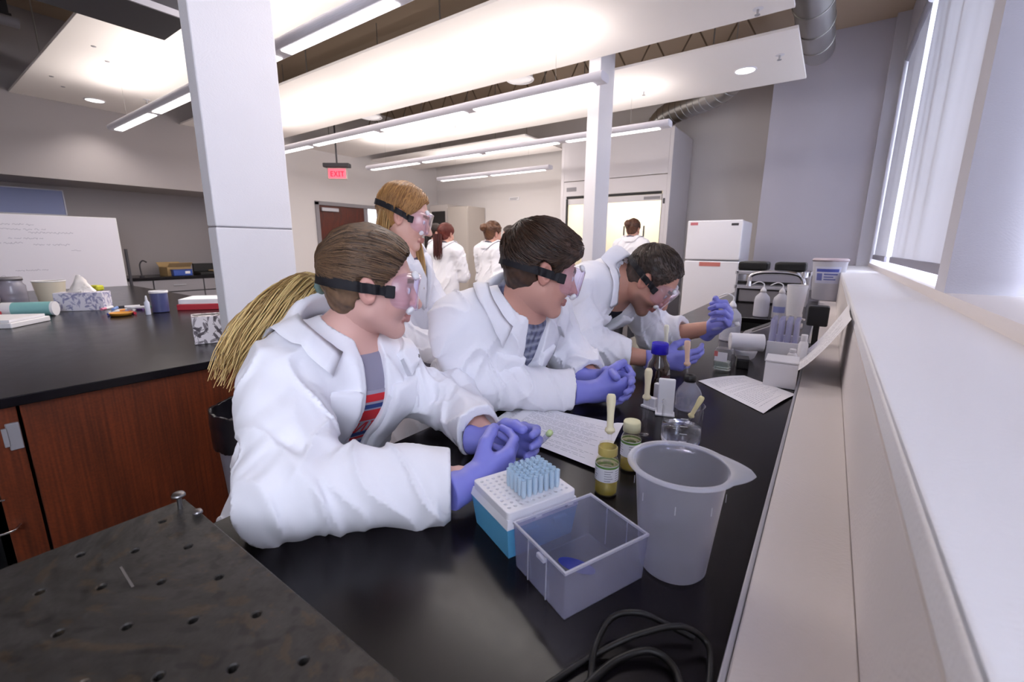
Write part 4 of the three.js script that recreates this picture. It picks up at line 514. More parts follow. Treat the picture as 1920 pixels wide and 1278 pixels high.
function makeGoggles(S, P, add, Hf, hs) {
  const capD = S.hair ? hairCap(S) : () => 1, G = { y: -0.002, tilt: 0.0, ...(S.goggles === true ? {} : S.goggles) }, W = (q) => Hf.from(q.map((v) => v * hs)), m = 48;
  const ring = (a, k) => { const c = Math.cos(a), s = Math.sin(a), e = 0.62, x = Math.sign(c) * Math.abs(c) ** e * 0.081 * k, y = Math.sign(s) * Math.abs(s) ** e * 0.042 * k * (s < 0 && Math.abs(c) < 0.35 ? 0.72 : 1); return [x, y + G.y]; };
  const prof = [[1.0, -0.004, 0], [1.06, 0.004, 0], [1.07, 0.02, 0.4], [1.04, 0.034, 1], [0.97, 0.04, 1], [0.94, 0.034, 1]], P2 = [], I = [], k = prof.length;
  const zb = (x) => 0.074 - 5.2 * x * x, zf = (x) => 0.105 - 2.2 * x * x;
  for (let i = 0; i < m; i++) for (const [s, dz, f] of prof) { const [x, y] = ring(i / m * Math.PI * 2, s), z = zb(x) * (1 - f) + (zf(x) - 0.034) * f + dz; const p = W([x, y, z]); P2.push(p.x, p.y, p.z); }
  for (let i = 0; i < m; i++) for (let j = 0; j < k - 1; j++) { const a = i * k + j, b = ((i + 1) % m) * k + j; I.push(a, a + 1, b, b, a + 1, b + 1); }
  const mk = (P2, I) => { const g = new THREE.BufferGeometry(); g.setAttribute('position', new THREE.Float32BufferAttribute(P2, 3)); g.setIndex(I); g.computeVertexNormals(); return g; };
  const go = add(P, 'safety_goggles', mk(P2, I), M.goggle, 'clear violet-tinted safety goggles with a black strap');
  { const Q = [], J2 = [], n = 14; for (let r = 0; r <= n; r++) for (let i = 0; i < m; i++) { const [x, y] = ring(i / m * Math.PI * 2, 0.965 * r / n), p = W([x, y * 1 + (1 - r / n) * 0, zf(x) + 0.005]); Q.push(p.x, p.y, p.z); } for (let r = 0; r < n; r++) for (let i = 0; i < m; i++) { const a = r * m + i, b = r * m + (i + 1) % m; J2.push(a, a + m, b, b, a + m, b + m); } add(go, 'lens', mk(Q, J2), M.lens); }
  for (const [x, y, z] of [[0.062, 0.04, 0.088], [-0.062, 0.04, 0.088], [0.068, -0.038, 0.084], [-0.068, -0.038, 0.084]]) { const g = lathe([[0, 0.007], [0.006, 0.007], [0.0095, 0.004], [0.0095, -0.002], [0, -0.002]], 18), d = Hf.dir([Math.sign(x) * 0.55, Math.sign(y) * 0.5, 0.6]).normalize(); g.applyQuaternion(new THREE.Quaternion().setFromUnitVectors(V(0, 1, 0), d)); const p = W([x * 1.05, y + G.y, z]); add(go, 'vent_cap', g.translate(p.x, p.y, p.z), M.white); }
  for (const s of [-1, 1]) { const p = W([s * 0.0855, G.y, 0.036]), g = new RoundedBoxGeometry(0.007, 0.026, 0.02, 2, 0.003), q = new THREE.Quaternion().setFromRotationMatrix(new THREE.Matrix4().makeBasis(Hf.X, Hf.Y, Hf.Z)); g.applyQuaternion(q); add(go, 'strap_clip', g.translate(p.x, p.y, p.z), M.strap); }
  { const n = 60, Q = [], J2 = []; for (let i = 0; i <= n; i++) { const a = (i / n * 2 - 1) * 2.0 , dx = Math.sin(a), dz = -Math.cos(a), lift = (G.lift ?? 0.02) * Math.cos(a / 2.0 * 1.57); let r = 0.2; for (let q = 0; q < 50; q++) { const x = dx * r, y = G.y + lift, z = dz * r, d = Math.min(capD(x, y, z), headD(x, y, z)); if (d < 0.0006) break; r -= Math.max(0.6 * d, 0.0005); } r = Math.max(r, 0.06) + 0.0035; if (Math.abs(a) > 1.85) r = Math.max(r, 0.09);
      for (const [o, h] of [[0, -0.011], [0, 0.011], [0.0022, 0.011], [0.0022, -0.011]]) { const p = W([dx * (r + o), G.y + lift + h, dz * (r + o)]); Q.push(p.x, p.y, p.z); } }
    for (let i = 0; i < n; i++) for (let j = 0; j < 4; j++) { const a = i * 4 + j, b = i * 4 + (j + 1) % 4; J2.push(a, b, a + 4, b, b + 4, a + 4); } add(go, 'strap', mk(Q, J2), M.strap, 'black elastic strap'); }
}
// ---------- the people ----------
const headAt = (c, f, up = [0, 1, 0], s = 1) => { const z = v3(f).normalize(), x = v3(up).cross(z).normalize(), y = z.clone().cross(x); return { c, x: x.toArray(), y: y.toArray(), s }; };
const relaxed = [[0.5, 0.5, 0.3], [0.6, 0.6, 0.35], [0.65, 0.65, 0.35], [0.7, 0.65, 0.35]], grip = [[0.9, 1.0, 0.6], [1.0, 1.05, 0.6], [1.05, 1.05, 0.6], [1.1, 1.0, 0.6]];
const redPrint = canvasTex(128, 256, (c, w, h) => { c.fillStyle = '#9a94a6'; c.fillRect(0, 0, w, h); c.fillStyle = '#c8252f'; c.fillRect(0, 10, w, 22); c.fillRect(14, 60, 80, 40); c.fillStyle = '#2b3f7a'; c.fillRect(0, 40, w, 14); c.fillRect(10, 150, 100, 16); c.fillStyle = '#c8252f'; c.font = 'bold 60px sans-serif'; c.fillText('IN', 20, 150); c.fillRect(0, 170, w, 10); c.fillStyle = '#3d4f8c'; c.fillRect(20, 190, 60, 40); });
makePerson({
  label: 'seated young woman with a long blond ponytail, goggles and white lab coat, nearest the camera', seed: 1, skin: '#d6a89c', brow: '#6b5236', pants: 0x2b3046,
  J: { pel: [-1.04, 0.70, -0.53], neck: [-0.878, 1.163, -0.578], shR: [-0.842, 1.105, -0.418], shL: [-0.85, 1.03, -0.69], elR: [-0.682, 0.967, -0.328], wrR: [-0.468, 0.962, -0.535], elL: [-0.755, 0.977, -0.785], wrL: [-0.56, 0.955, -0.70], hipL: [-1.02, 0.66, -0.63], knL: [-0.6, 0.66, -0.66], anL: [-0.58, 0.24, -0.66], hipR: [-1.02, 0.66, -0.43], knR: [-0.6, 0.66, -0.4], anR: [-0.6, 0.24, -0.4] },
  head: headAt([-0.808, 1.284, -0.606], [0.57, -0.14, -0.82], [0.06, 1, -0.06], 0.935), neckR: 0.045, width: 0.94,
  hands: { R: { dir: [0.22, 0.05, -0.97], x: [0.15, 1, 0.1], curl: [[0.55, 0.7, 0.4], [0.6, 0.75, 0.4], [0.7, 0.75, 0.4], [0.75, 0.8, 0.4]], s: 0.95 }, L: { dir: [0.93, 0.12, -0.3], x: [0.1, -1, 0.1], curl: [[0.6, 0.7, 0.4], [0.7, 0.7, 0.4], [0.75, 0.75, 0.4], [0.8, 0.75, 0.4]], s: 0.95 } },
  coat: { seated: 0.6, sl: [0.03, 0.036, 0.034], slL: [0.026, 0.024, 0.03], add: 0.028, open: [[0.0, 0.0, 0.032], [0.5, 0.01, 0.024], [0.8, 0.012, 0.026], [1.2, 0.0, 0.034]],
    lapels: [{ q: [[-0.035, 0.44], [-0.115, 0.45], [-0.1, 0.3], [-0.028, 0.2]] }, { q: [[0.13, 0.45], [0.05, 0.44], [0.045, 0.2], [0.11, 0.3]] }],
    collar: { a: 2.5, s: 1.55, drop: 0.07, up: 0.012 },
    prints: [{ on: 'shirt', name: 'shirt_print', q: [[0.06, 0.43], [-0.04, 0.43], [-0.04, 0.22], [0.06, 0.22]], mat: std(0xffffff, 0.85, { map: redPrint }), label: 'red and blue print on a grey shirt' }] },
  shirt: '#8e899c', shirtTop: 0.025, neckSlope: 0.25,
  hair: { kind: 'tied', c0: '#36271d', c1: '#80634a', th: 0.015, tie: [-0.05, -0.02, -1], n: 1500, low: -0.07,
    tailName: 'ponytail', tail: [{ pts: [[-0.908, 1.281, -0.567], [-0.945, 1.28, -0.535], [-0.955, 1.235, -0.475], [-0.96, 1.18, -0.425], [-0.965, 1.10, -0.37]], n: 620, r0: 0.012, r1: 0.055, wave: 0.014, ax: [0.6, 0.1, -0.8], bx: [0.35, 0.85, 0.3], c0: '#a17e4a', c1: '#f0d08c', w: 0.0028 }], band: { p: [-0.93, 1.282, -0.564], d: [-0.9, 0.05, 0.35] } },
  goggles: { lift: 0.006 },
});
const plaid = (q) => { const a = Math.sin(q[0] * 260), b = Math.sin(q[1] * 260); let k = lin('#6c6f8a'); if (a > 0.3) k = mixc(k, lin('#2d3048'), 0.7); if (b > 0.3) k = mixc(k, lin('#b9bccb'), 0.55); return k; };
makePerson({
  label: 'seated young man with thick brown hair looking right, middle of the three at the bench', seed: 5, skin: '#cf9c8c', brow: '#2e211a', pants: 0x3a3c46,
  J: { pel: [-1.03, 0.72, -1.05], neck: [-0.715, 1.195, -1.04], shR: [-0.785, 1.165, -0.86], shL: [-0.73, 1.15, -1.235], elR: [-0.775, 0.985, -0.895], wrR: [-0.515, 0.962, -1.115], elL: [-0.69, 1.0, -1.32], wrL: [-0.55, 0.965, -1.215], hipL: [-1.04, 0.68, -1.13], knL: [-0.58, 0.67, -1.2], anL: [-0.58, 0.24, -1.2], hipR: [-1.04, 0.68, -0.93], knR: [-0.58, 0.67, -0.92], anR: [-0.58, 0.24, -0.92] },
  head: headAt([-0.634, 1.305, -1.027], [0.66, -0.27, -0.7], [0.1, 1, -0.1], 0.97), neckR: 0.056, width: 1.0,
  hands: { R: { dir: [0.72, 0.0, -0.69], x: [0.35, 0.9, 0.3], curl: [[0.7, 0.9, 0.5], [0.8, 0.95, 0.5], [0.9, 0.95, 0.5], [0.95, 0.95, 0.5]], s: 1.05 }, L: { dir: [0.95, 0.02, 0.1], x: [0.1, -1, 0.0], curl: relaxed, s: 1.05 } },
  coat: { seated: 0.62, sl: [0.03, 0.032, 0.026], add: 0.032, cuff: { R: 0.055, L: 0.03 }, open: [[0.42, 0.0, 0.0], [0.55, 0.0, 0.015], [0.8, 0.0, 0.035], [1.2, 0.0, 0.06]],
    lapels: [{ q: [[-0.04, 0.5], [-0.125, 0.5], [-0.105, 0.36], [-0.01, 0.26]] }, { q: [[0.125, 0.5], [0.04, 0.5], [0.01, 0.26], [0.105, 0.36]] }], pockets: [{ q: [[0.17, 0.36], [0.07, 0.36], [0.07, 0.24], [0.17, 0.24]] }],
    collar: { a: 2.3, s: 1.2, drop: 0.055, up: 0.012 }, buttons: [[0.0, 0.2], [0.0, 0.1]],
    prints: [{ name: 'stitched_mark', q: [[-0.13, 0.455], [-0.175, 0.455], [-0.175, 0.445], [-0.13, 0.445]], mat: std(0x2c3a5c, 0.8), label: 'small dark blue stitched mark' }] },
  shirtCol: plaid, shirtTop: 0.045,
  hair: { kind: 'short', c0: '#1f1510', c1: '#4e3628', th: 0.021, front: 0.006, n: 1700, len: 0.06, fwd: 0.45, line: [[-0.075, -0.03], [-0.035, -0.026], [-0.02, -0.015], [-0.012, 0.032], [0.02, 0.036], [0.04, 0.058], [0.06, 0.082], [0.075, 0.1], [0.2, 0.14]], low: -0.074 },
  goggles: { lift: 0.004, y: -0.006 },
});
makePerson({
  label: 'bearded man with short dark hair bending low over the bench and holding a tube up', seed: 9, skin: '#c89480', brow: '#1c1512', stubble: true, pants: 0x34343c,
  J: { pel: [-1.17, 0.93, -1.70], neck: [-0.69, 1.245, -1.68], shR: [-0.755, 1.21, -1.49], shL: [-0.69, 1.155, -1.885], elR: [-0.72, 0.99, -1.48], wrR: [-0.47, 0.962, -1.6], elL: [-0.575, 0.985, -1.915], wrL: [-0.352, 1.055, -1.885], hipL: [-1.17, 0.88, -1.8], knL: [-1.14, 0.48, -1.81], anL: [-1.17, 0.1, -1.82], hipR: [-1.17, 0.88, -1.6], knR: [-1.14, 0.48, -1.58], anR: [-1.17, 0.1, -1.57] },
  head: headAt([-0.554, 1.246, -1.689], [0.68, -0.66, -0.18], [0.6, 0.7, -0.1], 1.03), neckR: 0.058, width: 1.08,
  hands: { R: { dir: [0.85, 0.0, -0.5], x: [0.2, 0.95, 0.2], curl: [[0.35, 0.5, 0.3], [0.4, 0.5, 0.3], [0.45, 0.55, 0.3], [0.5, 0.6, 0.3]], s: 1.05 }, L: { dir: [0.62, 0.6, 0.4], x: [0.3, -0.6, 0.6], curl: grip, s: 1.05 } },
  coat: { hem: 0.3, sl: [0.032, 0.036, 0.034], add: 0.034, cuff: { R: 0.11, L: 0.115 }, open: [[0.3, 0.0, 0.0], [0.5, 0.0, 0.04], [0.8, 0.0, 0.06], [1.2, 0.0, 0.09]],
    lapels: [{ q: [[-0.05, 0.52], [-0.135, 0.52], [-0.12, 0.36], [-0.03, 0.24]] }, { q: [[0.135, 0.52], [0.05, 0.52], [0.03, 0.24], [0.12, 0.36]] }],
    collar: { a: 2.3, s: 1.05, drop: 0.05, up: 0.0 }, buttons: [[0.0, 0.15]] },
  shirt: '#1b1b2e', shirtTop: 0.0,
  hair: { kind: 'short', c0: '#2a2220', c1: '#5a4a42', th: 0.009, n: 1500, len: 0.03, fwd: 0.3, lump: 0.0015, line: [[-0.07, -0.035], [-0.035, -0.03], [-0.02, -0.015], [-0.012, 0.026], [0.02, 0.034], [0.045, 0.05], [0.07, 0.06], [0.09, 0.07], [0.2, 0.09]], low: -0.07 },
  goggles: { lift: 0.014 },
});
makePerson({
  label: 'standing woman with straight reddish blond hair, goggles and white coat behind the seated students', seed: 12, skin: '#dcae9d', brow: '#7a5634', pants: 0x2c2c34,
  J: { pel: [-1.52, 0.88, -1.27], neck: [-1.44, 1.355, -1.21], shR: [-1.37, 1.275, -1.08], shL: [-1.53, 1.265, -1.37], elR: [-1.30, 1.03, -1.03], wrR: [-1.17, 0.98, -1.2], elL: [-1.45, 1.02, -1.47], wrL: [-1.27, 1.0, -1.42], hipL: [-1.56, 0.84, -1.36], knL: [-1.55, 0.46, -1.36], anL: [-1.57, 0.09, -1.36], hipR: [-1.48, 0.84, -1.19], knR: [-1.47, 0.46, -1.18], anR: [-1.48, 0.09, -1.18] },
  head: headAt([-1.405, 1.478, -1.23], [0.72, -0.27, -0.64], [0.1, 1, -0.1], 1.0), neckR: 0.046, width: 0.92, headCell: 0.0042, handCell: 0.0045,
  hands: { R: { dir: [0.7, 0.0, -0.7], x: [0, 1, 0], curl: relaxed, s: 0.95 }, L: { dir: [0.9, 0.0, 0.2], x: [0, -1, 0], curl: relaxed, s: 0.95 } },
  coat: { hem: 0.38, sl: [0.03, 0.03, 0.028], add: 0.03, open: [[0.45, 0.0, 0.0], [0.6, 0.0, 0.02], [0.85, 0.0, 0.05], [1.2, 0.0, 0.08]], lapels: [{ q: [[-0.04, 0.46], [-0.115, 0.46], [-0.1, 0.33], [-0.01, 0.24]] }, { q: [[0.115, 0.46], [0.04, 0.46], [0.01, 0.24], [0.1, 0.33]] }], collar: { a: 2.3, s: 1.1, drop: 0.05, up: 0.012 } },
  shirt: '#6b6477',
  hair: { kind: 'long', c0: '#6b4526', c1: '#b98a54', th: 0.012, n: 1300, low: -0.11, line: [[-0.11, -0.02], [-0.03, -0.018], [-0.012, -0.012], [0.0, 0.012], [0.02, 0.035], [0.045, 0.055], [0.07, 0.066], [0.085, 0.075], [0.2, 0.11]],
    tailName: 'loose_hair', tail: [{ pts: [[-1.435, 1.535, -1.168], [-1.425, 1.477, -1.145], [-1.405, 1.388, -1.11], [-1.375, 1.27, -1.075]], n: 220, r0: 0.03, r1: 0.036, ax: [0.7, 0, 0.5], bx: [0.4, 0.3, -0.7], c0: '#9a7038', c1: '#dcb478', w: 0.0028 }, { pts: [[-1.42, 1.42, -1.29], [-1.39, 1.36, -1.28], [-1.36, 1.28, -1.26], [-1.335, 1.19, -1.24]], n: 120, r0: 0.02, r1: 0.028, ax: [0.7, 0, 0.5], bx: [0.4, 0.3, -0.7], c0: '#9a7038', c1: '#dcb478', w: 0.0028 }] },
  goggles: { lift: 0.03 },
});
// people at the back of the room
const stand = (x, z, fx, fz, h, arms) => { const l = Math.hypot(fx, fz); fx /= l; fz /= l; const L = [fz, -fx], p = (s, f, y) => [x + L[0] * s + fx * f, y * h, z + L[1] * s + fz * f]; return { pel: p(0, 0, 0.55), neck: p(0, 0.03, 0.85), shL: p(0.17, 0.02, 0.81), shR: p(-0.17, 0.02, 0.81), elL: p(0.22, arms[0], 0.63), elR: p(-0.22, arms[1], 0.63), wrL: p(0.1, arms[0] + 0.22, arms[2] ?? 0.62), wrR: p(-0.1, arms[1] + 0.2, arms[3] ?? 0.62), hipL: p(0.09, 0, 0.52), hipR: p(-0.09, 0, 0.52), knL: p(0.1, 0.02, 0.29), knR: p(-0.1, 0.02, 0.29), anL: p(0.1, -0.02, 0.055), anR: p(-0.1, -0.02, 0.055) }; };
function far(label, x, z, f, h, hair, o = {}) {
  const J = stand(x, z, f[0], f[1], h, o.arms ?? [0.08, 0.08]), up = (v) => [f[1] / Math.hypot(...f) * v, 0, -f[0] / Math.hypot(...f) * v], L = up(1);
  const hd = (s) => ({ dir: [f[0], -0.1, f[1]], x: s > 0 ? [0, 1, 0.01] : [0, -1, 0.01], curl: relaxed, s: 0.95 });
  makePerson({ label, seed: o.seed ?? 3, fine: 2.1, skin: '#d6a593', brow: '#3a2c22', pants: 0x2c2c36, J, head: headAt([J.neck[0] + f[0] * 0.02, J.neck[1] + 0.125, J.neck[2] + f[1] * 0.02], o.face ?? [f[0], -0.15, f[1]], [0, 1, 0], 0.98), neckR: 0.048, width: 0.93, headCell: 0.0045, handCell: 0.0075, hands: { R: hd(1), L: hd(-1) },
    coat: { hem: 0.36, sl: [0.03, 0.03, 0.028], add: 0.03, open: [[0.4, 0, 0], [0.6, 0, 0.03], [1.2, 0, 0.07]], collar: { a: 2.2, s: 1.1, drop: 0.04, up: 0.012 } }, shirt: o.shirt ?? '#5c5866', hair });
}
const tailTo = (x, z, y0, y1, n, c0, c1, r = 0.06) => [{ pts: [[x, y0, z], [x, y0 - (y0 - y1) * 0.33, z], [x, y0 - (y0 - y1) * 0.7, z], [x, y1, z]], n, r0: r * 0.9, r1: r, ax: [0.8, 0, 0.4], bx: [0.4, 0, -0.8], c0, c1, w: 0.006 }];
far('woman with long dark red hair seen from behind in the background', -3.74, -3.86, [-0.1, -1], 1.61, { kind: 'long', c0: '#4a1d1c', c1: '#7c3a30', th: 0.02, n: 350, low: -0.11, tailName: 'loose_hair', tail: tailTo(-3.74, -3.76, 1.5, 1.2, 140, '#3a1a1c', '#6c342c') }, { seed: 21 });
far('person with pinned-up brown hair in a white coat seen from behind in the background', -3.05, -3.85, [0.25, -1], 1.61, { kind: 'short', c0: '#4a2e20', c1: '#7a5238', th: 0.022, n: 350, len: 0.05, low: -0.08, bun: { p: [0.01, 0.05, -0.125], r: 0.045 } }, { seed: 22, arms: [0.06, -0.06, 0.7, 0.72] });
far('dark-haired person half hidden behind the middle man\'s head', -3.62, -5.1, [-0.8, 0.5], 1.63, { kind: 'short', c0: '#241a18', c1: '#4a3a34', th: 0.018, n: 350, len: 0.05 }, { seed: 23 });
far('person with dark hair half hidden behind the standing woman\'s face', -4.62, -4.55, [0.6, -0.8], 1.66, { kind: 'long', c0: '#1e1614', c1: '#3c2c28', th: 0.02, n: 300, low: -0.11, tailName: 'loose_hair', tail: tailTo(-4.66, -4.5, 1.5, 1.25, 90, '#1e1614', '#3c2c28') }, { seed: 24, shirt: '#2a2830' });
far('person with brown hair in a bun working at the lit fume hood', -2.13, -5.62, [0.05, -1], 1.72, { kind: 'short', c0: '#3e2820', c1: '#6e4a38', th: 0.02, n: 350, len: 0.05, low: -0.08, bun: { p: [0.03, 0.055, -0.12], r: 0.045 } }, { seed: 25 });
{ const t = thing('waste_bin', 'grey waste bin lined with a black bag between island and bench', 'bin', [-1.725, 0, -0.75]);
  part(t, 'bin_body', lathe([[0, 0.004], [0.115, 0.004], [0.12, 0.01], [0.155, 0.69], [0.15, 0.69], [0.113, 0.015], [0, 0.015]], 36), std(0x85828c, 0.5)); 
  part(t, 'bag_rim', nets((x, y, z) => { const r = Math.hypot(x, z), a = Math.atan2(z, x); return Math.max(Math.abs(r - 0.162 - 0.003 * NO.noise(a * 3, y * 20, 1)) - 0.006, Math.abs(y - 0.70) - 0.07 - 0.012 * NO.noise(Math.cos(a) * 3, Math.sin(a) * 3, 4)); }, [-0.19, 0.6, -0.19], [0.19, 0.82, 0.19], 0.0055), phys(0x17161c, 0.3), 'black bag folded over the rim'); }
// ---------- things on the bench ----------
const B = 0.9102;
const paperTex = (seed0, dark = '#6d6a78') => canvasTex(512, 660, (c, w, h) => { c.fillStyle = '#f1eff4'; c.fillRect(0, 0, w, h); c.fillStyle = dark; let q = seed0; const r = () => { q = (q * 16807) % 2147483647; return q / 2147483647; }; for (let y = 50; y < h - 60; y += 20) { if (r() < 0.12) continue; let x = 50; const e = w - 50 - r() * r() * 200; c.globalAlpha = 0.5; while (x < e) { const l = 8 + r() * 34; c.fillRect(x, y, Math.min(l, e - x), 5); x += l + 7; } } c.globalAlpha = 1; });
function sheet(name, label, quad, y, bend, tex, cat = 'paper', group) { // quad: four [x, z] corners; bend(s, t) lifts
  const n = 16, P = [], uv = [], I = []; for (const lay of [0, 1]) for (let j = 0; j <= n; j++) for (let i = 0; i <= n; i++) { const s = i / n, t = j / n, q = [0, 1].map((k) => (quad[0][k] * (1 - s) + quad[1][k] * s) * (1 - t) + (quad[3][k] * (1 - s) + quad[2][k] * s) * t), e = bend(s, t); P.push(q[0] + (e[1] ?? 0), y + e[0] + (lay ? 0 : 0.0007), q[1] + (e[2] ?? 0)); uv.push(s, 1 - t); }
  const N = (n + 1) ** 2, q4 = (a, b, c, d, f) => f ? I.push(a, b, c, a, c, d) : I.push(a, c, b, a, d, c); for (const lay of [0, 1]) for (let j = 0; j < n; j++) for (let i = 0; i < n; i++) { const a = lay * N + j * (n + 1) + i; q4(a, a + n + 1, a + n + 2, a + 1, !lay); }
  const ed = []; for (let i = 0; i < n; i++) ed.push(i); for (let j = 0; j < n; j++) ed.push(j * (n + 1) + n); for (let i = n; i > 0; i--) ed.push(n * (n + 1) + i); for (let j = n; j > 0; j--) ed.push(j * (n + 1)); for (let k = 0; k < ed.length; k++) { const a = ed[k], b = ed[(k + 1) % ed.length]; q4(a, b, b + N, a + N, true); }
  const g = new THREE.BufferGeometry(); g.setAttribute('position', new THREE.Float32BufferAttribute(P, 3)); g.setAttribute('uv', new THREE.Float32BufferAttribute(uv, 2)); g.setIndex(I); g.computeVertexNormals(); return solo(name, g, std(0xffffff, 0.8, { map: tex, side: THREE.DoubleSide }), label, cat, group);
}
const pt1 = paperTex(11), pt2 = paperTex(77), pt3 = paperTex(5, '#3c3947');
sheet('paper_sheet', 'printed white sheet lying on top in front of the ponytailed woman\'s hands', [[-0.655, -1.035], [-0.375, -1.02], [-0.34, -0.79], [-0.63, -0.825]], B + 0.002, (s, t) => [0.004 + 0.016 * ss(0.8, 1, s) * ss(0.6, 0, t) + 0.006 * ss(0.2, 0, s)], pt1);
sheet('paper_sheet', 'white sheet peeking out under the printed sheet near the middle man\'s sleeve', [[-0.70, -1.025], [-0.43, -1.055], [-0.40, -0.84], [-0.67, -0.82]], B + 0.0003, (s, t) => [0.0005 + 0.004 * ss(0.15, 0, s)], pt2);
sheet('paper_sheet', 'white printed sheet lying alone on the bench at right', [[-0.325, -1.588], [-0.204, -1.756], [-0.036, -1.62], [-0.1, -1.372]], B, (s, t) => [0.001 + 0.006 * Math.sin(s * 3)], pt2);
sheet('paper_sheet', 'printed sheet leaning from the bench edge up against the window ledge', [[-0.052, -2.2], [0.076, -2.08], [0.074, -1.66], [-0.062, -1.8]], 0.928, (s, t) => [0.01 + 0.225 * s ** 1.35 - 0.01 * Math.sin(t * 3) * s, 0], pt3);
// pipette tip box: blue base, white holed rack, blue tips
const tipTurn = -0.396, tipC = [-0.362, B, -0.545];
{ const t = thing('tip_box', 'blue pipette tip box with a white holed rack, lid off', 'tip box', tipC, tipTurn); const w = 0.058, d = 0.066;
  const ring = (w0, d0, w1, d1, y0, y1, th) => { const s = (a, b) => { const q = new THREE.Shape(); q.moveTo(-a, -b); q.lineTo(a, -b); q.lineTo(a, b); q.lineTo(-a, b); q.closePath(); return q; }; const g = []; for (const [ax, s1] of [['x', 1], ['x', -1], ['z', 1], ['z', -1]]) { const L0 = ax === 'x' ? d0 : w0, L1 = ax === 'x' ? d1 : w1, W0 = ax === 'x' ? w0 : d0, W1 = ax === 'x' ? w1 : d1, P = []; for (const [l0, l1] of [[-L0, -L1], [L0, L1]]) { } const v = [[-L0, y0, W0], [L0, y0, W0], [L1, y1, W1], [-L1, y1, W1], [-L0 + th, y0, W0 - th], [L0 - th, y0, W0 - th], [L1 - th, y1, W1 - th], [-L1 + th, y1, W1 - th]].map(([l, y, ww]) => ax === 'x' ? [ww * s1, y, -l * s1] : [l * s1, y, ww * s1]); const F = [[0, 1, 2, 3], [5, 4, 7, 6], [3, 2, 6, 7], [1, 0, 4, 5], [1, 5, 6, 2], [4, 0, 3, 7]]; for (const f of F) P.push(...v[f[0]], ...v[f[1]], ...v[f[2]], ...v[f[0]], ...v[f[2]], ...v[f[3]]); const q = new THREE.BufferGeometry(); q.setAttribute('position', new THREE.Float32BufferAttribute(P, 3)); q.computeVertexNormals(); g.push(q); } return g; };
  t.userData.ring = undefined; delete t.userData.ring; globalThis.__ring = ring;
  const blue = phys(0x6cc0ea, 0.4, { transmission: 0.25, thickness: 0 });
  part(t, 'box_base', [...ring(w - 0.006, d - 0.006, w, d, 0, 0.052, 0.002), box(-w + 0.008, w - 0.008, 0, 0.002, -d + 0.008, d - 0.008)].map((g) => { g.deleteAttribute('uv'); return g; }), blue);
  part(t, 'hinge_clip', rbox(w, w + 0.008, 0.04, 0.048, -0.04, -0.015, 0.002), blue); part(t, 'hinge_clip', rbox(w, w + 0.008, 0.04, 0.048, 0.015, 0.04, 0.002), blue);
  const s = new THREE.Shape(); const cr = 0.006, a = w - 0.003, b = d - 0.003; s.moveTo(-a + cr, -b); s.lineTo(a - cr, -b); s.quadraticCurveTo(a, -b, a, -b + cr); s.lineTo(a, b - cr); s.quadraticCurveTo(a, b, a - cr, b); s.lineTo(-a + cr, b); s.quadraticCurveTo(-a, b, -a, b - cr); s.lineTo(-a, -b + cr); s.quadraticCurveTo(-a, -b, -a + cr, -b);
  const nx = 9, nz = 11, px = 0.0108; const spots = []; for (let i = 0; i < nx; i++) for (let j = 0; j < nz; j++) { const x = (i - (nx - 1) / 2) * px, z = (j - (nz - 1) / 2) * px; spots.push([x, z, i, j]); const h = new THREE.Path(); h.absarc(x, -z, 0.0039, 0, Math.PI * 2, true); s.holes.push(h); }
  part(t, 'tip_rack', new THREE.ExtrudeGeometry(s, { depth: 0.012, bevelEnabled: true, bevelSize: 0.0012, bevelThickness: 0.0012, bevelSegments: 2, curveSegments: 5 }).rotateX(-Math.PI / 2).translate(0, 0.0655, 0), M.enamel);
  part(t, 'rack_skirt', ring(w + 0.001, d + 0.001, w - 0.002, d - 0.002, 0.053, 0.067, 0.002), M.enamel);
  const tipM = phys(0xe0f0fc, 0.55, { transmission: 0.5, thickness: 0 }); const tg = lathe([[0.0012, -0.03], [0.0031, 0.002], [0.0042, 0.004], [0.0044, 0.03], [0.0036, 0.03], [0.0033, 0.004]], 10);
  let first; for (const [x, z, i, j] of spots) { const u = i / (nx - 1), v = j / (nz - 1); if (!(u > 0.16 && u < 0.9 && v > 0.05 && v < 0.72) || (u < 0.3 && v > 0.6) || (u > 0.7 && v < 0.1)) continue; const c = Math.cos(tipTurn), n = Math.sin(tipTurn); const m = solo('pipette_tip', tg, tipM, 'translucent blue pipette tip standing in the white rack of the tip box', 'pipette tip', 'blue tips standing in the rack'); m.position.set(tipC[0] + x * c + z * n, B + 0.0785, tipC[2] - x * n + z * c); } }
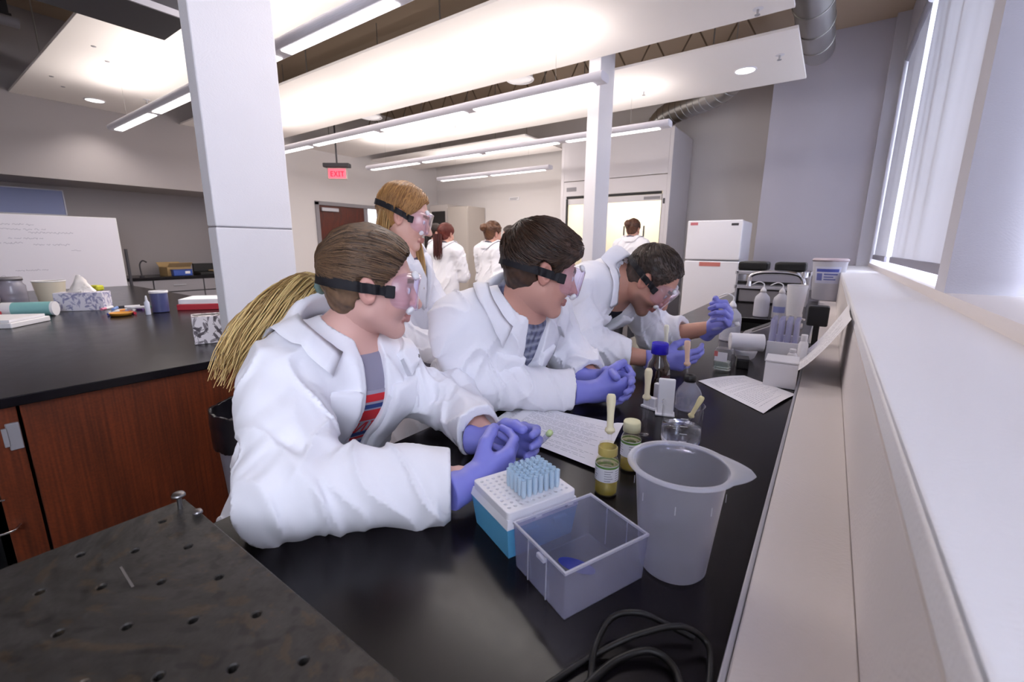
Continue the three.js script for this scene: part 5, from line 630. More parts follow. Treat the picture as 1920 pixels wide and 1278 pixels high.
{ const ring = globalThis.__ring, t = thing('box_lid', 'clear plastic lid lying upturned in front of the blue tip box', 'lid', [-0.2405, B, -0.507], -0.4), w = 0.0595, d = 0.073; delete globalThis.__ring;
  const bottom = box(-w + 0.003, w - 0.003, 0, 0.002, -d + 0.003, d - 0.003);
  part(t, 'lid_wall', ring(w - 0.003, d - 0.003, w, d, 0.001, 0.07, 0.0018), M.pp4); part(t, 'lid_top', bottom, M.pp4); part(t, 'lid_rim', ring(w + 0.001, d + 0.001, w + 0.001, d + 0.001, 0.068, 0.0715, 0.003), M.pp3);
  for (const x of [-0.022, 0.02]) { part(t, 'lid_rib', box(x, x + 0.0012, 0.003, 0.066, d - 0.0005, d + 0.0005), M.pp3); part(t, 'lid_rib', box(x, x + 0.0012, 0.003, 0.066, -d - 0.0005, -d + 0.0005), M.pp3); }
  for (const z of [-0.03, 0.03]) { part(t, 'hinge_tab', rbox(-w - 0.006, -w + 0.002, 0.062, 0.07, z - 0.007, z + 0.007, 0.002), M.pp3); }
  part(t, 'latch_tab', rbox(0.005, 0.022, 0.06, 0.067, d, d + 0.006, 0.002), M.pp3);
  part(t, 'blue_mark', new THREE.CircleGeometry(0.026, 28).rotateX(-Math.PI / 2).scale(1.1, 1, 0.5).rotateY(0.5).translate(-0.008, 0.0026, -0.004), phys(0x3a49b8, 0.4, { transmission: 0.3, thickness: 0 }), 'blue oval mark on the lid floor'); }
{ // tall plastic beaker with a pointed lip
  const t = thing('plastic_beaker', 'large translucent plastic beaker with a wide pointed pouring lip', 'beaker', [-0.135, B, -0.602], 0);
  const prof = [[0, 0.002], [0.044, 0.002], [0.047, 0.006], [0.0615, 0.161], [0.0632, 0.1625]], g = lathe(prof, 72), p = g.attributes.position;
  const sp = (x, z) => { let a = Math.atan2(z, x) - Math.atan2(-0.35, 0.94); a = Math.atan2(Math.sin(a), Math.cos(a)); return Math.max(0, 1 - Math.abs(a) / 0.62) ** 1.25; };
  part(t, 'beaker_wall', g, M.pp2);
  const P = [], I = [], m = 96, rows = [[0.062, 0.161], [0.0655, 0.1645], [0.071, 0.1645], [0.0728, 0.161]]; for (let i = 0; i < m; i++) { const a = i / m * 6.2832, c = Math.cos(a), s = Math.sin(a), k = sp(c, s); rows.forEach(([r, y], j) => { const R = r + k * [0.002, 0.006, 0.021, 0.025][j]; P.push(c * R, y + k * [0, 0.001, 0.0, -0.003][j], s * R); }); } for (let i = 0; i < m; i++) for (let j = 0; j < 3; j++) { const a = i * 4 + j, b = ((i + 1) % m) * 4 + j; I.push(a, a + 1, b, b, a + 1, b + 1); }
  const r = new THREE.BufferGeometry(); r.setAttribute('position', new THREE.Float32BufferAttribute(P, 3)); r.setIndex(I); r.computeVertexNormals(); part(t, 'pouring_lip', r, M.pp3);
  for (let i = 0; i < 8; i++) part(t, 'scale_mark', box(0, 0.0006, 0, 0.012, -0.0006, 0.0006).translate(0.0615 - 0.0005, 0.118, 0).rotateZ(0).rotateY(i * 0.785 + 0.2), M.pp3);
  part(t, 'moulded_ring', lathe([[0.0497, 0.045], [0.0502, 0.046], [0.0499, 0.047]], 60), M.pp3); }
// droppers
const bulbP = [[0, 0.075], [0.006, 0.0745], [0.0085, 0.07], [0.009, 0.06], [0.0075, 0.048], [0.0065, 0.035], [0.0062, 0.012], [0.0095, 0.008], [0.0098, 0.003], [0.006, 0.0], [0.0045, -0.002]];
function dropper(label, top, tip, col, s = 1) { // from the top of the bulb to the tip of the glass
  const a = v3(top), b = v3(tip), d = a.clone().sub(b), L = d.length(); const t = thing('dropper', label, 'dropper', tip); t.quaternion.setFromUnitVectors(V(0, 1, 0), d.normalize());
  part(t, 'rubber_bulb', lathe(bulbP.map(([r, y]) => [r * s, (y - 0.075) * s + L]), 28), std(col, 0.55)); part(t, 'glass_stem', lathe([[0.0012, 0], [0.0016, 0.02], [0.0034, 0.035], [0.0034, L - 0.07 * s]], 16), M.glass); }
dropper('cream-bulbed dropper leaning out of the front yellow bottle', [-0.3105, 1.094, -0.768], [-0.291, 0.93, -0.727], 0xe6dcb8, 1.0);
dropper('cream-bulbed dropper standing upright behind the yellow bottles', [-0.325, 1.083, -1.03], [-0.325, 0.916, -1.03], 0xe2d6b4, 1.05);
dropper('short dropper with a yellowish bulb leaning in the small glass beaker', [-0.2, 1.035, -1.04], [-0.243, 0.922, -1.01], 0xd8cc9c, 0.75);
dropper('pink-bulbed dropper standing in the black-capped clear bottle', [-0.314, 1.102, -1.335], [-0.292, 0.93, -1.30], 0xdcb8a0, 1.0);
dropper('pale translucent dropper behind the blue-capped amber bottle', [-0.405, 1.125, -1.43], [-0.395, 0.935, -1.43], 0xe4e0cc, 0.9);
{ const t = thing('test_tube', 'thin glass tube holding the upright cream dropper', 'test tube', [-0.325, B, -1.03]); part(t, 'tube_wall', lathe([[0.0, 0.001], [0.011, 0.001], [0.012, 0.004], [0.0085, 0.006], [0.0075, 0.01], [0.0075, 0.1], [0.009, 0.102]], 24), M.glass); }
{ const t = thing('test_tube', 'short clear tube on the bench behind the amber bottle', 'test tube', [-0.395, B, -1.43]); part(t, 'tube_wall', lathe([[0, 0.001], [0.016, 0.001], [0.016, 0.06], [0.0172, 0.062]], 24), M.glass); }
function vial(label, x, z, r, cap, H = 0.105) {
  const t = thing('yellow_bottle', label, 'bottle', [x, B, z]); const lab = canvasTex(256, 96, (c, w, h) => { c.fillStyle = '#e9e8ec'; c.fillRect(0, 0, w, h); c.fillStyle = '#5f8a3c'; c.fillRect(0, 4, w, 12); c.fillRect(120, 34, 70, 14); c.fillStyle = '#8f8d98'; for (let y = 28; y < 86; y += 14) for (let x0 = 8; x0 < 240; x0 += 40) c.fillRect(x0, y, 22 + (x0 * y) % 12, 4); });
  const gl = phys(0xfdfbe8, 0.05, { transmission: 0.95, thickness: 0 });
  part(t, 'bottle_wall', lathe([[0, 0.001], [r * 0.95, 0.001], [r, 0.004], [r, H * 0.66], [r * 0.8, H * 0.75], [r * 0.74, H * 0.8], [r * 0.74, cap ? H * 0.86 : H]], 36), gl);
  part(t, 'liquid', lathe([[0, 0.003], [r * 0.92, 0.003], [r * 0.95, 0.006], [r * 0.95, H * 0.3], [0, H * 0.3]], 32), phys(0xb5a02c, 0.2, { transmission: 0.35, thickness: 0 }), 'yellow-green liquid');
  part(t, 'bottle_label', new THREE.CylinderGeometry(r + 0.0005, r + 0.0005, H * 0.32, 36, 1, true).translate(0, H * 0.47, 0), std(0xffffff, 0.6, { map: lab, side: THREE.DoubleSide }));
  if (cap) part(t, 'cap', lathe([[0, H], [r * 0.82, H], [r * 0.88, H - 0.003], [r * 0.9, H * 0.8], [0, H * 0.8]], 32), std(0xe4dfb6, 0.5)); else part(t, 'neck_ring', lathe([[r * 0.75, H * 0.8], [r * 0.84, H * 0.8], [r * 0.84, H * 0.94], [r * 0.75, H * 0.95]], 32), phys(0xd9c87a, 0.3, { transmission: 0.4, thickness: 0 })); }
vial('front yellow bottle, open, with a white and green label', -0.295, -0.728, 0.0215, false, 0.1);
vial('rear yellow bottle closed with a cream cap, half behind the plastic beaker', -0.292, -0.843, 0.02, true, 0.108);
{ const t = thing('glass_beaker', 'small clear glass beaker beside the plastic beaker', 'beaker', [-0.236, B, -1.02]); part(t, 'beaker_wall', lathe([[0, 0.001], [0.042, 0.001], [0.045, 0.006], [0.045, 0.1], [0.048, 0.105], [0.0455, 0.1055]], 48), M.glass); part(t, 'water', lathe([[0, 0.003], [0.0435, 0.003], [0.0435, 0.05], [0, 0.05]], 40), phys(0xf2f4ff, 0.02, { transmission: 1, thickness: 0.05, ior: 1.33 })); for (let i = 0; i < 4; i++) part(t, 'scale_mark', box(-0.008, 0.008, 0, 0.0012, 0.0452, 0.0457).translate(0, 0.03 + i * 0.018, 0).rotateY(0.35), M.white); }
{ const t = thing('wash_bottle', 'clear plastic bottle with a black cap behind the glass beaker', 'bottle', [-0.285, B, -1.285]); part(t, 'bottle_wall', lathe([[0, 0.001], [0.034, 0.001], [0.036, 0.005], [0.036, 0.045], [0.03, 0.06], [0.017, 0.078], [0.015, 0.085]], 40), M.ppClear); part(t, 'cap', new THREE.TorusGeometry(0.0125, 0.0055, 10, 26).rotateX(Math.PI / 2).scale(1, 2, 1).translate(0, 0.092, 0), M.black); }
{ const t = thing('plastic_holder', 'white upright plastic holder between the amber bottle and clear bottle', 'holder', [-0.325, B, -1.2], 0.3); part(t, 'holder_plate', rbox(-0.022, 0.022, 0, 0.105, -0.006, 0.006, 0.004), M.white); part(t, 'holder_foot', rbox(-0.026, 0.026, 0, 0.006, -0.018, 0.018, 0.003), M.white); }
for (const [x, z, y, l] of [[-0.395, -1.255, 0, 'lower white tube rack bar beside the amber bottle'], [-0.385, -1.285, 0.02, 'upper white tube rack bar beside the amber bottle']]) { const t = thing('rack_bar', l, 'rack', [x + 0.02, B + (y ? 0.0 : 0), z + (y ? -0.0 : 0.03)], -0.3); part(t, 'bar', rbox(-0.02, 0.02, 0, y ? 0.06 : 0.035, -0.008, 0.008, 0.003), M.white); part(t, 'bar_foot', rbox(-0.024, 0.024, 0, 0.008, -0.014, 0.014, 0.003), M.white); }
{ const t = thing('amber_bottle', 'dark amber glass bottle with a bright blue screw cap', 'bottle', [-0.395, B, -1.345]); part(t, 'bottle_wall', lathe([[0, 0.001], [0.033, 0.001], [0.035, 0.005], [0.035, 0.09], [0.031, 0.108], [0.022, 0.122], [0.0205, 0.14]], 40), phys(0x241008, 0.08, { clearcoat: 1 })); const g = lathe([[0, 0.172], [0.023, 0.172], [0.025, 0.169], [0.0255, 0.138], [0, 0.138]], 48); part(t, 'screw_cap', g, std(0x2d22c0, 0.4), 'blue screw cap'); part(t, 'bottle_label', new THREE.CylinderGeometry(0.0355, 0.0355, 0.03, 30, 1, true, 0.6, 2).translate(0, 0.06, 0), std(0x4a2430, 0.6, { side: THREE.DoubleSide })); }
{ const t = thing('reagent_flask', 'clear square flask with a red and white label beside the bearded man\'s glove', 'flask', [-0.287, B, -1.80]); part(t, 'flask_wall', [...[0].map(() => new RoundedBoxGeometry(0.062, 0.085, 0.062, 3, 0.01).translate(0, 0.0435, 0)), new THREE.CylinderGeometry(0.02, 0.024, 0.05, 28, 1, true).translate(0, 0.108, 0)].map((g) => { g = g.index ? g.toNonIndexed() : g; g.deleteAttribute('uv'); return g; }), M.glass); part(t, 'neck_ring', new THREE.TorusGeometry(0.021, 0.003, 8, 28).rotateX(Math.PI / 2).translate(0, 0.132, 0), M.glass); part(t, 'flask_label', rbox(-0.026, 0.018, 0.04, 0.075, 0.0315, 0.0325, 0.0004), M.white); part(t, 'flask_label', rbox(-0.028, -0.015, 0.058, 0.078, 0.0326, 0.0332, 0.0002), std(0xc97070, 0.6), 'pink label corner'); part(t, 'water', rbox(-0.027, 0.027, 0.004, 0.035, -0.027, 0.027, 0.008, 2), phys(0xdfeee6, 0.03, { transmission: 0.9, thickness: 0.03, ior: 1.33 })); }
{ const t = thing('paper_roll', 'white roll lying across a white bowl', 'roll', [-0.243, B + 0.075, -2.03], 0.35); part(t, 'roll_body', new THREE.CylinderGeometry(0.036, 0.036, 0.125, 36).rotateZ(Math.PI / 2), M.white2); part(t, 'roll_core', new THREE.TorusGeometry(0.02, 0.003, 8, 24).rotateY(Math.PI / 2).translate(0.063, 0, 0), M.grey); }
solo('white_bowl', lathe([[0, 0], [0.02, 0.0], [0.036, 0.012], [0.044, 0.036], [0.045, 0.044], [0.0425, 0.044], [0.034, 0.015], [0, 0.006]], 40).translate(-0.243, B, -2.03), M.white2, 'small white bowl under the white roll', 'bowl');
for (const [x, z, h, l] of [[-0.262, -1.87, 0.035, 'small black box between the square flask and the white bowl'], [-0.3, -2.11, 0.02, 'flat black block left of the white bowl']]) { const t = thing('black_box', l, 'box', [x + 0.03, B, z - 0.02], 0.2); part(t, 'box_body', rbox(-0.022, 0.022, 0, h, -0.03, 0.03, 0.004), M.black); part(t, 'box_lid', rbox(-0.0225, 0.0225, h, h + 0.005, -0.031, 0.031, 0.002), M.darkGrey); }
{ const t = thing('balance', 'grey wedge-shaped instrument between sink and tube rack', 'instrument', [-0.2, B, -2.5], 0); const s = new THREE.Shape(); s.moveTo(-0.12, 0); s.lineTo(0.1, 0); s.lineTo(0.1, 0.1); s.lineTo(0.07, 0.12); s.lineTo(-0.12, 0.02); s.closePath(); part(t, 'case', new THREE.ExtrudeGeometry(s, { depth: 0.2, bevelEnabled: true, bevelSize: 0.004, bevelThickness: 0.004 }).translate(0, 0.005, -0.1), std(0x77747c, 0.5)); part(t, 'panel', rbox(-0.05, 0.03, -0.002, 0.002, -0.06, 0.06, 0.001).rotateZ(0.48).translate(-0.03, 0.078, 0), M.darkGrey); }
{ // rack with tubes by the ledge
  const t = thing('tube_rack', 'white rack holding clear test tubes beside the window shelf', 'rack', [-0.12, B, -2.16], 0.06); part(t, 'rack_board', rbox(-0.058, 0.07, 0.012, 0.018, -0.09, 0.09, 0.003), M.white2); part(t, 'rack_board', [rbox(-0.058, 0.07, 0.078, 0.083, -0.092, -0.086, 0.002), rbox(-0.058, 0.07, 0.078, 0.083, 0.086, 0.092, 0.002)], M.white2); part(t, 'rack_end', rbox(-0.058, 0.07, 0, 0.085, -0.098, -0.093, 0.002), M.white2); part(t, 'rack_end', rbox(-0.058, 0.07, 0, 0.085, 0.093, 0.098, 0.002), M.white2);
  const tg = lathe([[0, 0.001], [0.006, 0.003], [0.0085, 0.009], [0.0085, 0.15], [0.0098, 0.153], [0.008, 0.153]], 18), gm = phys(0xe4e4f2, 0.15, { transmission: 0.8, thickness: 0 }); for (let i = 0; i < 4; i++) for (let j = 0; j < 6; j++) { const m = solo('test_tube', tg, gm, 'clear empty test tube standing in the white rack beside the window shelf', 'test tube', 'test tubes in the white rack'); m.position.set(-0.12 - 0.042 + i * 0.028, B + 0.0185, -2.16 - 0.07 + j * 0.028); } }
for (const [x, z, y, l] of [[-0.045, -2.035, 0.07, 'upper small white bottle in front of the tube rack, standing on the other bottle\'s tray'], [-0.075, -2.0, 0, 'lower small white bottle in front of the tube rack']]) { const t = thing('small_bottle', l.replace(', standing on the other bottle\'s tray', ''), 'bottle', [x, B, z]); const h = y ? 0.13 : 0.075; part(t, 'bottle_wall', lathe([[0, 0.001], [0.016, 0.001], [0.017, 0.004], [0.017, h * 0.7], [0.01, h * 0.82]], 28), M.white); part(t, 'cap', lathe([[0, h], [0.0105, h], [0.0115, h - 0.003], [0.0115, h * 0.8], [0, h * 0.8]], 24), M.white2); }
{ const t = thing('white_tray', 'white box at the edge of the window shelf in front of the tube rack', 'box', [-0.088, B, -1.72], 0.04); part(t, 'box_body', rbox(-0.05, 0.045, 0, 0.085, -0.06, 0.05, 0.004), M.white); part(t, 'box_lid', rbox(-0.051, 0.046, 0.086, 0.092, -0.061, 0.051, 0.002), M.white2); }
{ const t = thing('pipette_stand', 'black pipette stand behind the leaning sheet', 'stand', [-0.015, 0.9255, -2.42]); part(t, 'stand_post', rbox(-0.012, 0.012, 0, 0.15, -0.012, 0.012, 0.004), M.black); part(t, 'stand_head', rbox(-0.04, 0.04, 0.1, 0.19, -0.035, 0.035, 0.008), M.black); part(t, 'stand_foot', lathe([[0, 0.01], [0.04, 0.008], [0.042, 0], [0, 0]], 30), M.black); }
{ const t = thing('paper_towel', 'white paper cone standing on the bench below the labelled jar', 'paper towel', [-0.13, B, -2.9]); part(t, 'paper_cone', lathe([[0, 0.002], [0.03, 0.002], [0.05, 0.26], [0.047, 0.262], [0.026, 0.01]], 30), M.white2); }
function washBottle(x, z, l, col) { const t = thing('squeeze_bottle', l, 'bottle', [x, B, z]); part(t, 'bottle_wall', lathe([[0, 0.001], [0.044, 0.001], [0.047, 0.006], [0.047, 0.11], [0.042, 0.135], [0.02, 0.16], [0.017, 0.168]], 36), M.ppW); part(t, 'nozzle_cap', lathe([[0, 0.2], [0.006, 0.2], [0.018, 0.18], [0.019, 0.165], [0, 0.165]], 24), M.white); part(t, 'spout', tube([[0, 0.195, 0], [0.0, 0.22, 0], [-0.03, 0.235, 0.01], [-0.07, 0.215, 0.02]], 0.0035, 24, 8), M.white); if (col) part(t, 'bottle_label', new THREE.CylinderGeometry(0.0476, 0.0476, 0.04, 30, 1, true, -0.9, 1.6).translate(0, 0.06, 0), std(col, 0.6, { side: THREE.DoubleSide })); }
washBottle(-0.37, -2.42, 'front white squeeze bottle beside the bearded man\'s raised glove'); washBottle(-0.345, -3.42, 'left white squeeze bottle behind the sink'); washBottle(-0.235, -3.42, 'white squeeze bottle with a blue label behind the sink', 0x8088c0);
{ const t = thing('sink_faucet', 'chrome gooseneck faucet over the bench sink', 'faucet', [-0.11, B, -3.05]); part(t, 'spout', tube([[0, 0, 0], [0, 0.26, 0], [-0.02, 0.3, 0], [-0.06, 0.315, 0], [-0.24, 0.31, 0], [-0.275, 0.29, 0], [-0.28, 0.25, 0]], 0.011, 60, 12), M.chrome); part(t, 'faucet_base', cyl(0.028, 0.024, 0.03), M.chrome); part(t, 'handle', [rod([0, 0.06, 0], [0.03, 0.06, 0.06], 0.006, 8), cyl(0.016, 0.016, 0.04, 0, 0.045, 0)], M.chrome); part(t, 'outlet', cyl(0.014, 0.011, 0.03, -0.28, 0.23, 0), M.chrome); part(t, 'faucet_top', cyl(0.018, 0.016, 0.03, 0, 0.295, 0), M.chrome); }
{ const t = thing('equipment_shelf', 'two-tier grey shelf unit with black trays at the far end of the bench', 'shelf', [-0.33, B, -4.35]); for (const y of [0.12, 0.24]) part(t, 'shelf_board', rbox(-0.32, 0.22, y, y + 0.03, -0.15, 0.15, 0.005), M.alu); for (const x of [-0.31, 0.2]) part(t, 'shelf_side', rbox(x, x + 0.015, 0, 0.27, -0.15, 0.15, 0.003), M.alu); for (const x of [-0.2, 0.07]) part(t, 'black_tray', rbox(x - 0.11, x + 0.11, 0.271, 0.345, -0.12, 0.12, 0.02, 3), M.black); part(t, 'lower_drawer', rbox(-0.28, 0.18, 0.01, 0.11, -0.12, 0.13, 0.006), M.grey); part(t, 'edge_strip', rbox(-0.3, 0.19, 0.16, 0.185, 0.13, 0.149, 0.004), M.black); }
{ const lab = canvasTex(256, 160, (c, w, h) => { c.fillStyle = '#c9cbe0'; c.fillRect(0, 0, w, h); c.fillStyle = '#4a55a8'; c.fillRect(20, 20, 216, 30); c.fillStyle = '#6a72b4'; c.fillRect(24, 64, 60, 70); c.fillRect(100, 64, 128, 16); c.fillRect(100, 92, 90, 12); c.fillRect(100, 116, 116, 12); });
  const t = thing('labelled_tub', 'clear plastic tub with a blue label at the far end of the window shelf', 'tub', [-0.0, 0.9255, -4.75]); part(t, 'tub_wall', lathe([[0, 0.002], [0.095, 0.002], [0.1, 0.01], [0.125, 0.33], [0.13, 0.335]], 48), M.ppW); part(t, 'tub_lid', lathe([[0, 0.36], [0.12, 0.36], [0.132, 0.35], [0.132, 0.335], [0, 0.335]], 48), phys(0xc9b8c0, 0.4)); part(t, 'tub_label', new THREE.CylinderGeometry(0.122, 0.111, 0.14, 40, 1, true, -0.95, 1.7).translate(0, 0.22, 0), std(0xffffff, 0.6, { map: lab, side: THREE.DoubleSide })); }
{ const t = thing('specimen_tube', 'small tube with a pale green end held in the ponytailed woman\'s gloves', 'tube', [-0.43, 0.985, -0.72]); t.rotation.set(0.4, 0.3, -0.7); part(t, 'tube_wall', lathe([[0, -0.02], [0.004, -0.018], [0.0055, 0.0], [0.0055, 0.02]], 16), M.ppClear); part(t, 'tube_cap', lathe([[0, 0.028], [0.006, 0.028], [0.0065, 0.018], [0, 0.018]], 16), std(0xc8dca0, 0.5)); }
{ const t = thing('specimen_tube', 'clear tube held up in the bearded man\'s raised glove', 'tube', [-0.3, 1.07, -1.84]); t.rotation.set(0.2, 0, -1.2); part(t, 'tube_wall', lathe([[0, -0.05], [0.004, -0.048], [0.007, -0.03], [0.007, 0.04]], 16), M.ppClear); part(t, 'tube_cap', lathe([[0, 0.052], [0.008, 0.052], [0.0085, 0.038], [0, 0.038]], 16), M.white); }
// black cables at the lower right
solo('black_cable', tube([[-0.13, 0.914, -0.27], [-0.152, 0.915, -0.362], [-0.163, 0.922, -0.398], [-0.160, 0.93, -0.442], [-0.133, 0.938, -0.458], [-0.106, 0.927, -0.472], [-0.075, 0.917, -0.482]], 0.0036, 80, 10), M.black, 'black cable arching highest at the bottom of the bench', 'cable');
solo('black_cable', tube([[-0.2, 0.914, -0.3], [-0.183, 0.914, -0.345], [-0.163, 0.916, -0.39], [-0.125, 0.93, -0.437], [-0.084, 0.935, -0.472], [-0.06, 0.922, -0.478], [-0.05, 0.9145, -0.45], [-0.046, 0.9145, -0.38]], 0.0036, 80, 10), M.black, 'black cable looping wide along the window side of the bench', 'cable');
solo('black_cable', tube([[-0.16, 0.915, -0.3], [-0.154, 0.915, -0.352], [-0.136, 0.917, -0.405], [-0.108, 0.921, -0.432], [-0.085, 0.918, -0.43], [-0.062, 0.915, -0.39], [-0.06, 0.915, -0.33]], 0.0044, 80, 10), M.black, 'thick black cable curled lowest in the picture', 'cable');
{ // drilled steel plate in the left foreground
  const st = noiseTex(512, 512, (u, v) => { const n = per(u, v, 2.2, 3), m = per(u, v, 7, 8), g = NO.noise(u * 300, v * 60, 4); let k = 0.21 + 0.04 * n + 0.02 * m + 0.02 * g; const r = ss(0.18, 0.5, per(u, v, 3.1, 21) + 0.35 * per(u, v, 15, 2)), s = ss(0.25, 0.5, per(u, v, 4.2, 40)); return [k + 0.05 * r - 0.05 * s, k - 0.012 + 0.022 * r - 0.05 * s, k - 0.02 - 0.012 * r - 0.045 * s]; }, true);
  const sr = noiseTex(256, 256, (u, v) => { const n = 0.5 + 0.16 * per(u, v, 3, 5) + 0.12 * per(u, v, 13, 7); return [n, n, n]; });
  const pm = std(0xffffff, 0.9, { map: st, roughnessMap: sr, metalness: 0.35 }); st.repeat.set(2.2, 2.2); sr.repeat.set(3, 3);
  const t = thing('breadboard_plate', 'dark stained steel plate drilled with staggered bolt holes in the left foreground', 'plate', [-0.736, 1.0, -0.198]); const s = new THREE.Shape(); s.moveTo(0, 0); s.lineTo(0.62, 0); s.lineTo(0.62, 0.6); s.lineTo(0, 0.6); s.closePath();
  for (let j = 0; j < 13; j++) for (let i = 0; i < 8; i++) { const x = 0.04 + i * 0.088 + (j % 2 ? 0.044 : 0), z = 0.038 + j * 0.041; if (x > 0.6 || z > 0.58) continue; const h = new THREE.Path(); h.absarc(x, z, 0.0056, 0, Math.PI * 2, true); s.holes.push(h); }
  part(t, 'plate_body', uvBox(new THREE.ExtrudeGeometry(s, { depth: 0.01, bevelEnabled: true, bevelSize: 0.0012, bevelThickness: 0.0012, bevelSegments: 1, curveSegments: 6 }).rotateX(Math.PI / 2).translate(0, -0.0012, 0)), pm);
  part(t, 'plate_core', box(0.004, 0.616, -0.0165, -0.0125, 0.004, 0.596), M.black);
  for (const [x, z] of [[0.03, 0.03], [0.59, 0.03], [0.03, 0.57], [0.59, 0.57]]) part(t, 'standoff', cyl(0.012, 0.012, 0.0725, x, -0.0895, z, 16), M.steel);
  const bolt = (x, z, h, r) => { part(t, 'bolt', [cyl(0.0032, 0.0032, h, x, 0, z, 12), lathe([[0, 0.004], [r * 0.8, 0.004], [r, 0.001], [r, -0.001], [0, -0.001]], 18).translate(x, h, z)], std(0x8a8788, 0.35, { metalness: 1 })); };
  bolt(0.024, 0.012, 0.02, 0.0085); bolt(0.063, 0.004, 0.004, 0.006);
  part(t, 'scratch', new THREE.BoxGeometry(0.05, 0.0003, 0.0024).rotateY(-0.03).translate(0.131, 0.0002, 0.099), std(0x6b6664, 0.5, { metalness: 0.3 }), 'pale scratch'); }
// ---------- things on the island ----------
const tissueTex = (bg, fg, s0) => canvasTex(512, 256, (c, w, h) => { c.fillStyle = bg; c.fillRect(0, 0, w, h); c.strokeStyle = fg; c.fillStyle = fg; let q = s0; const r = () => { q = (q * 16807) % 2147483647; return q / 2147483647; }; for (let i = 0; i < 46; i++) { const x = r() * w, y = r() * h, a = r() * 6.28; c.globalAlpha = 0.5 + r() * 0.4; c.beginPath(); c.ellipse(x, y, 26 + r() * 14, 8 + r() * 6, a, 0, 6.3); c.fill(); c.lineWidth = 4; c.beginPath(); c.moveTo(x, y); c.quadraticCurveTo(x + 30 * Math.cos(a + 1), y + 30 * Math.sin(a + 1), x + 60 * Math.cos(a), y + 60 * Math.sin(a)); c.stroke(); } c.globalAlpha = 1; });
function tissueBox(label, x, z, turn, w, d, h, tx, tissue) {
  const t = thing('tissue_box', label, 'tissue box', [x, B, z], turn), m = std(0xffffff, 0.7, { map: tx }); tx.wrapS = tx.wrapT = THREE.RepeatWrapping; const g = rbox(-w / 2, w / 2, 0, h, -d / 2, d / 2, 0.004), uv = g.attributes.uv; for (let i = 0; i < uv.count; i++) uv.setXY(i, uv.getX(i) * 4, uv.getY(i) * 7); part(t, 'box_body', g, m); part(t, 'slot', new THREE.CylinderGeometry(0.04, 0.04, 0.001, 28).scale(1.4, 1, 0.6).translate(0, h + 0.0006, 0), M.dark);
  if (tissue) part(t, 'tissue', nets((x, y, z) => { const yy = y - h, s = 0.035 + 0.012 * NO.noise(x * 30, z * 30, 2), r = Math.hypot(x / (1.7 - yy * 6), z); return Math.max(Math.abs(r - (0.028 + 0.02 * Math.exp(-yy * 26) + 0.012 * NO.noise(x * 22, y * 18, z * 22)) * (1 - 0.25 * ss(0.04, 0.1, yy))) - 0.0035, -yy, yy - 0.095 - 0.05 * NO.noise(x * 24 + 1, 3, z * 24)); }, [-0.11, h - 0.005, -0.08], [0.11, h + 0.15, 0.08], 0.0055), std(0xf3ece8, 0.9)); }
tissueBox('pale patterned tissue box with a tuft of tissue on the island', -4.22, -0.76, 0.95, 0.27, 0.12, 0.125, tissueTex('#e2deea', '#8a88b0', 5), true);
tissueBox('tissue box with dark leaf pattern at the island edge beside the broad column', -2.39, -0.845, 1.25, 0.12, 0.12, 0.13, tissueTex('#e6dfe2', '#4a4248', 9), false);
{ const t = thing('blue_cup', 'dark blue cup with a white rim on the island', 'cup', [-3.69, B, -1.04]); part(t, 'cup_wall', lathe([[0, 0.002], [0.045, 0.002], [0.047, 0.006], [0.05, 0.135], [0.047, 0.135], [0.044, 0.01], [0, 0.008]], 36), std(0x4b4f7c, 0.35)); part(t, 'cup_rim', lathe([[0.044, 0.13], [0.044, 0.146], [0.053, 0.146], [0.0535, 0.133], [0.05, 0.131]], 36), M.white); }
const pens = [['red', 0xc8304a], ['green', 0x3f9a4a], ['yellow', 0xd8c23a], ['blue', 0x3a4ab8], ['purple', 0x7a4aa8], ['orange', 0xe08a2a], ['white', 0xe4e2e8], ['pink', 0xd87a9a], ['dark green', 0x2a6a4a], ['light blue', 0x7a9ad8], ['black', 0x222228]];
pens.forEach(([n, c], i) => { const a = i * 1.7, t = thing('marker_pen', n + ' marker lying in the heap of pens beside the dark blue cup', 'marker', [-3.86 + 0.085 * Math.cos(i * 2.3) - (i % 3) * 0.03, B + 0.009 + (i > 5 ? 0.019 : 0), -0.9 + 0.07 * Math.sin(i * 2.9)], a); part(t, 'pen_barrel', new THREE.CylinderGeometry(0.009, 0.009, 0.09, 14).rotateZ(Math.PI / 2), i % 3 ? M.white : std(c, 0.4)); part(t, 'pen_cap', new THREE.CylinderGeometry(0.0095, 0.0085, 0.045, 14).rotateZ(Math.PI / 2).translate(0.06, 0, 0), std(c, 0.4)); });
{ const t = thing('orange_dish', 'small orange dish in front of the heap of pens', 'dish', [-3.7, B, -0.83]); part(t, 'dish_wall', lathe([[0, 0.002], [0.05, 0.002], [0.06, 0.02], [0.057, 0.02], [0.047, 0.006], [0, 0.006]], 30), std(0xdf9a3c, 0.5)); part(t, 'dish_rim', new THREE.TorusGeometry(0.0585, 0.002, 6, 30).rotateX(Math.PI / 2).translate(0, 0.02, 0), std(0xeab060, 0.5)); }
{ const t = thing('glue_tube', 'white tube standing at an angle in front of the pens', 'tube', [-3.62, B, -0.95]); t.rotation.z = 0.0; part(t, 'tube_body', lathe([[0, 0.001], [0.014, 0.001], [0.015, 0.08], [0.006, 0.095]], 20), std(0xdcdff0, 0.4)); part(t, 'tube_cap', lathe([[0, 0.125], [0.004, 0.125], [0.008, 0.095], [0, 0.095]], 16), std(0xe8e8f0, 0.4)); }
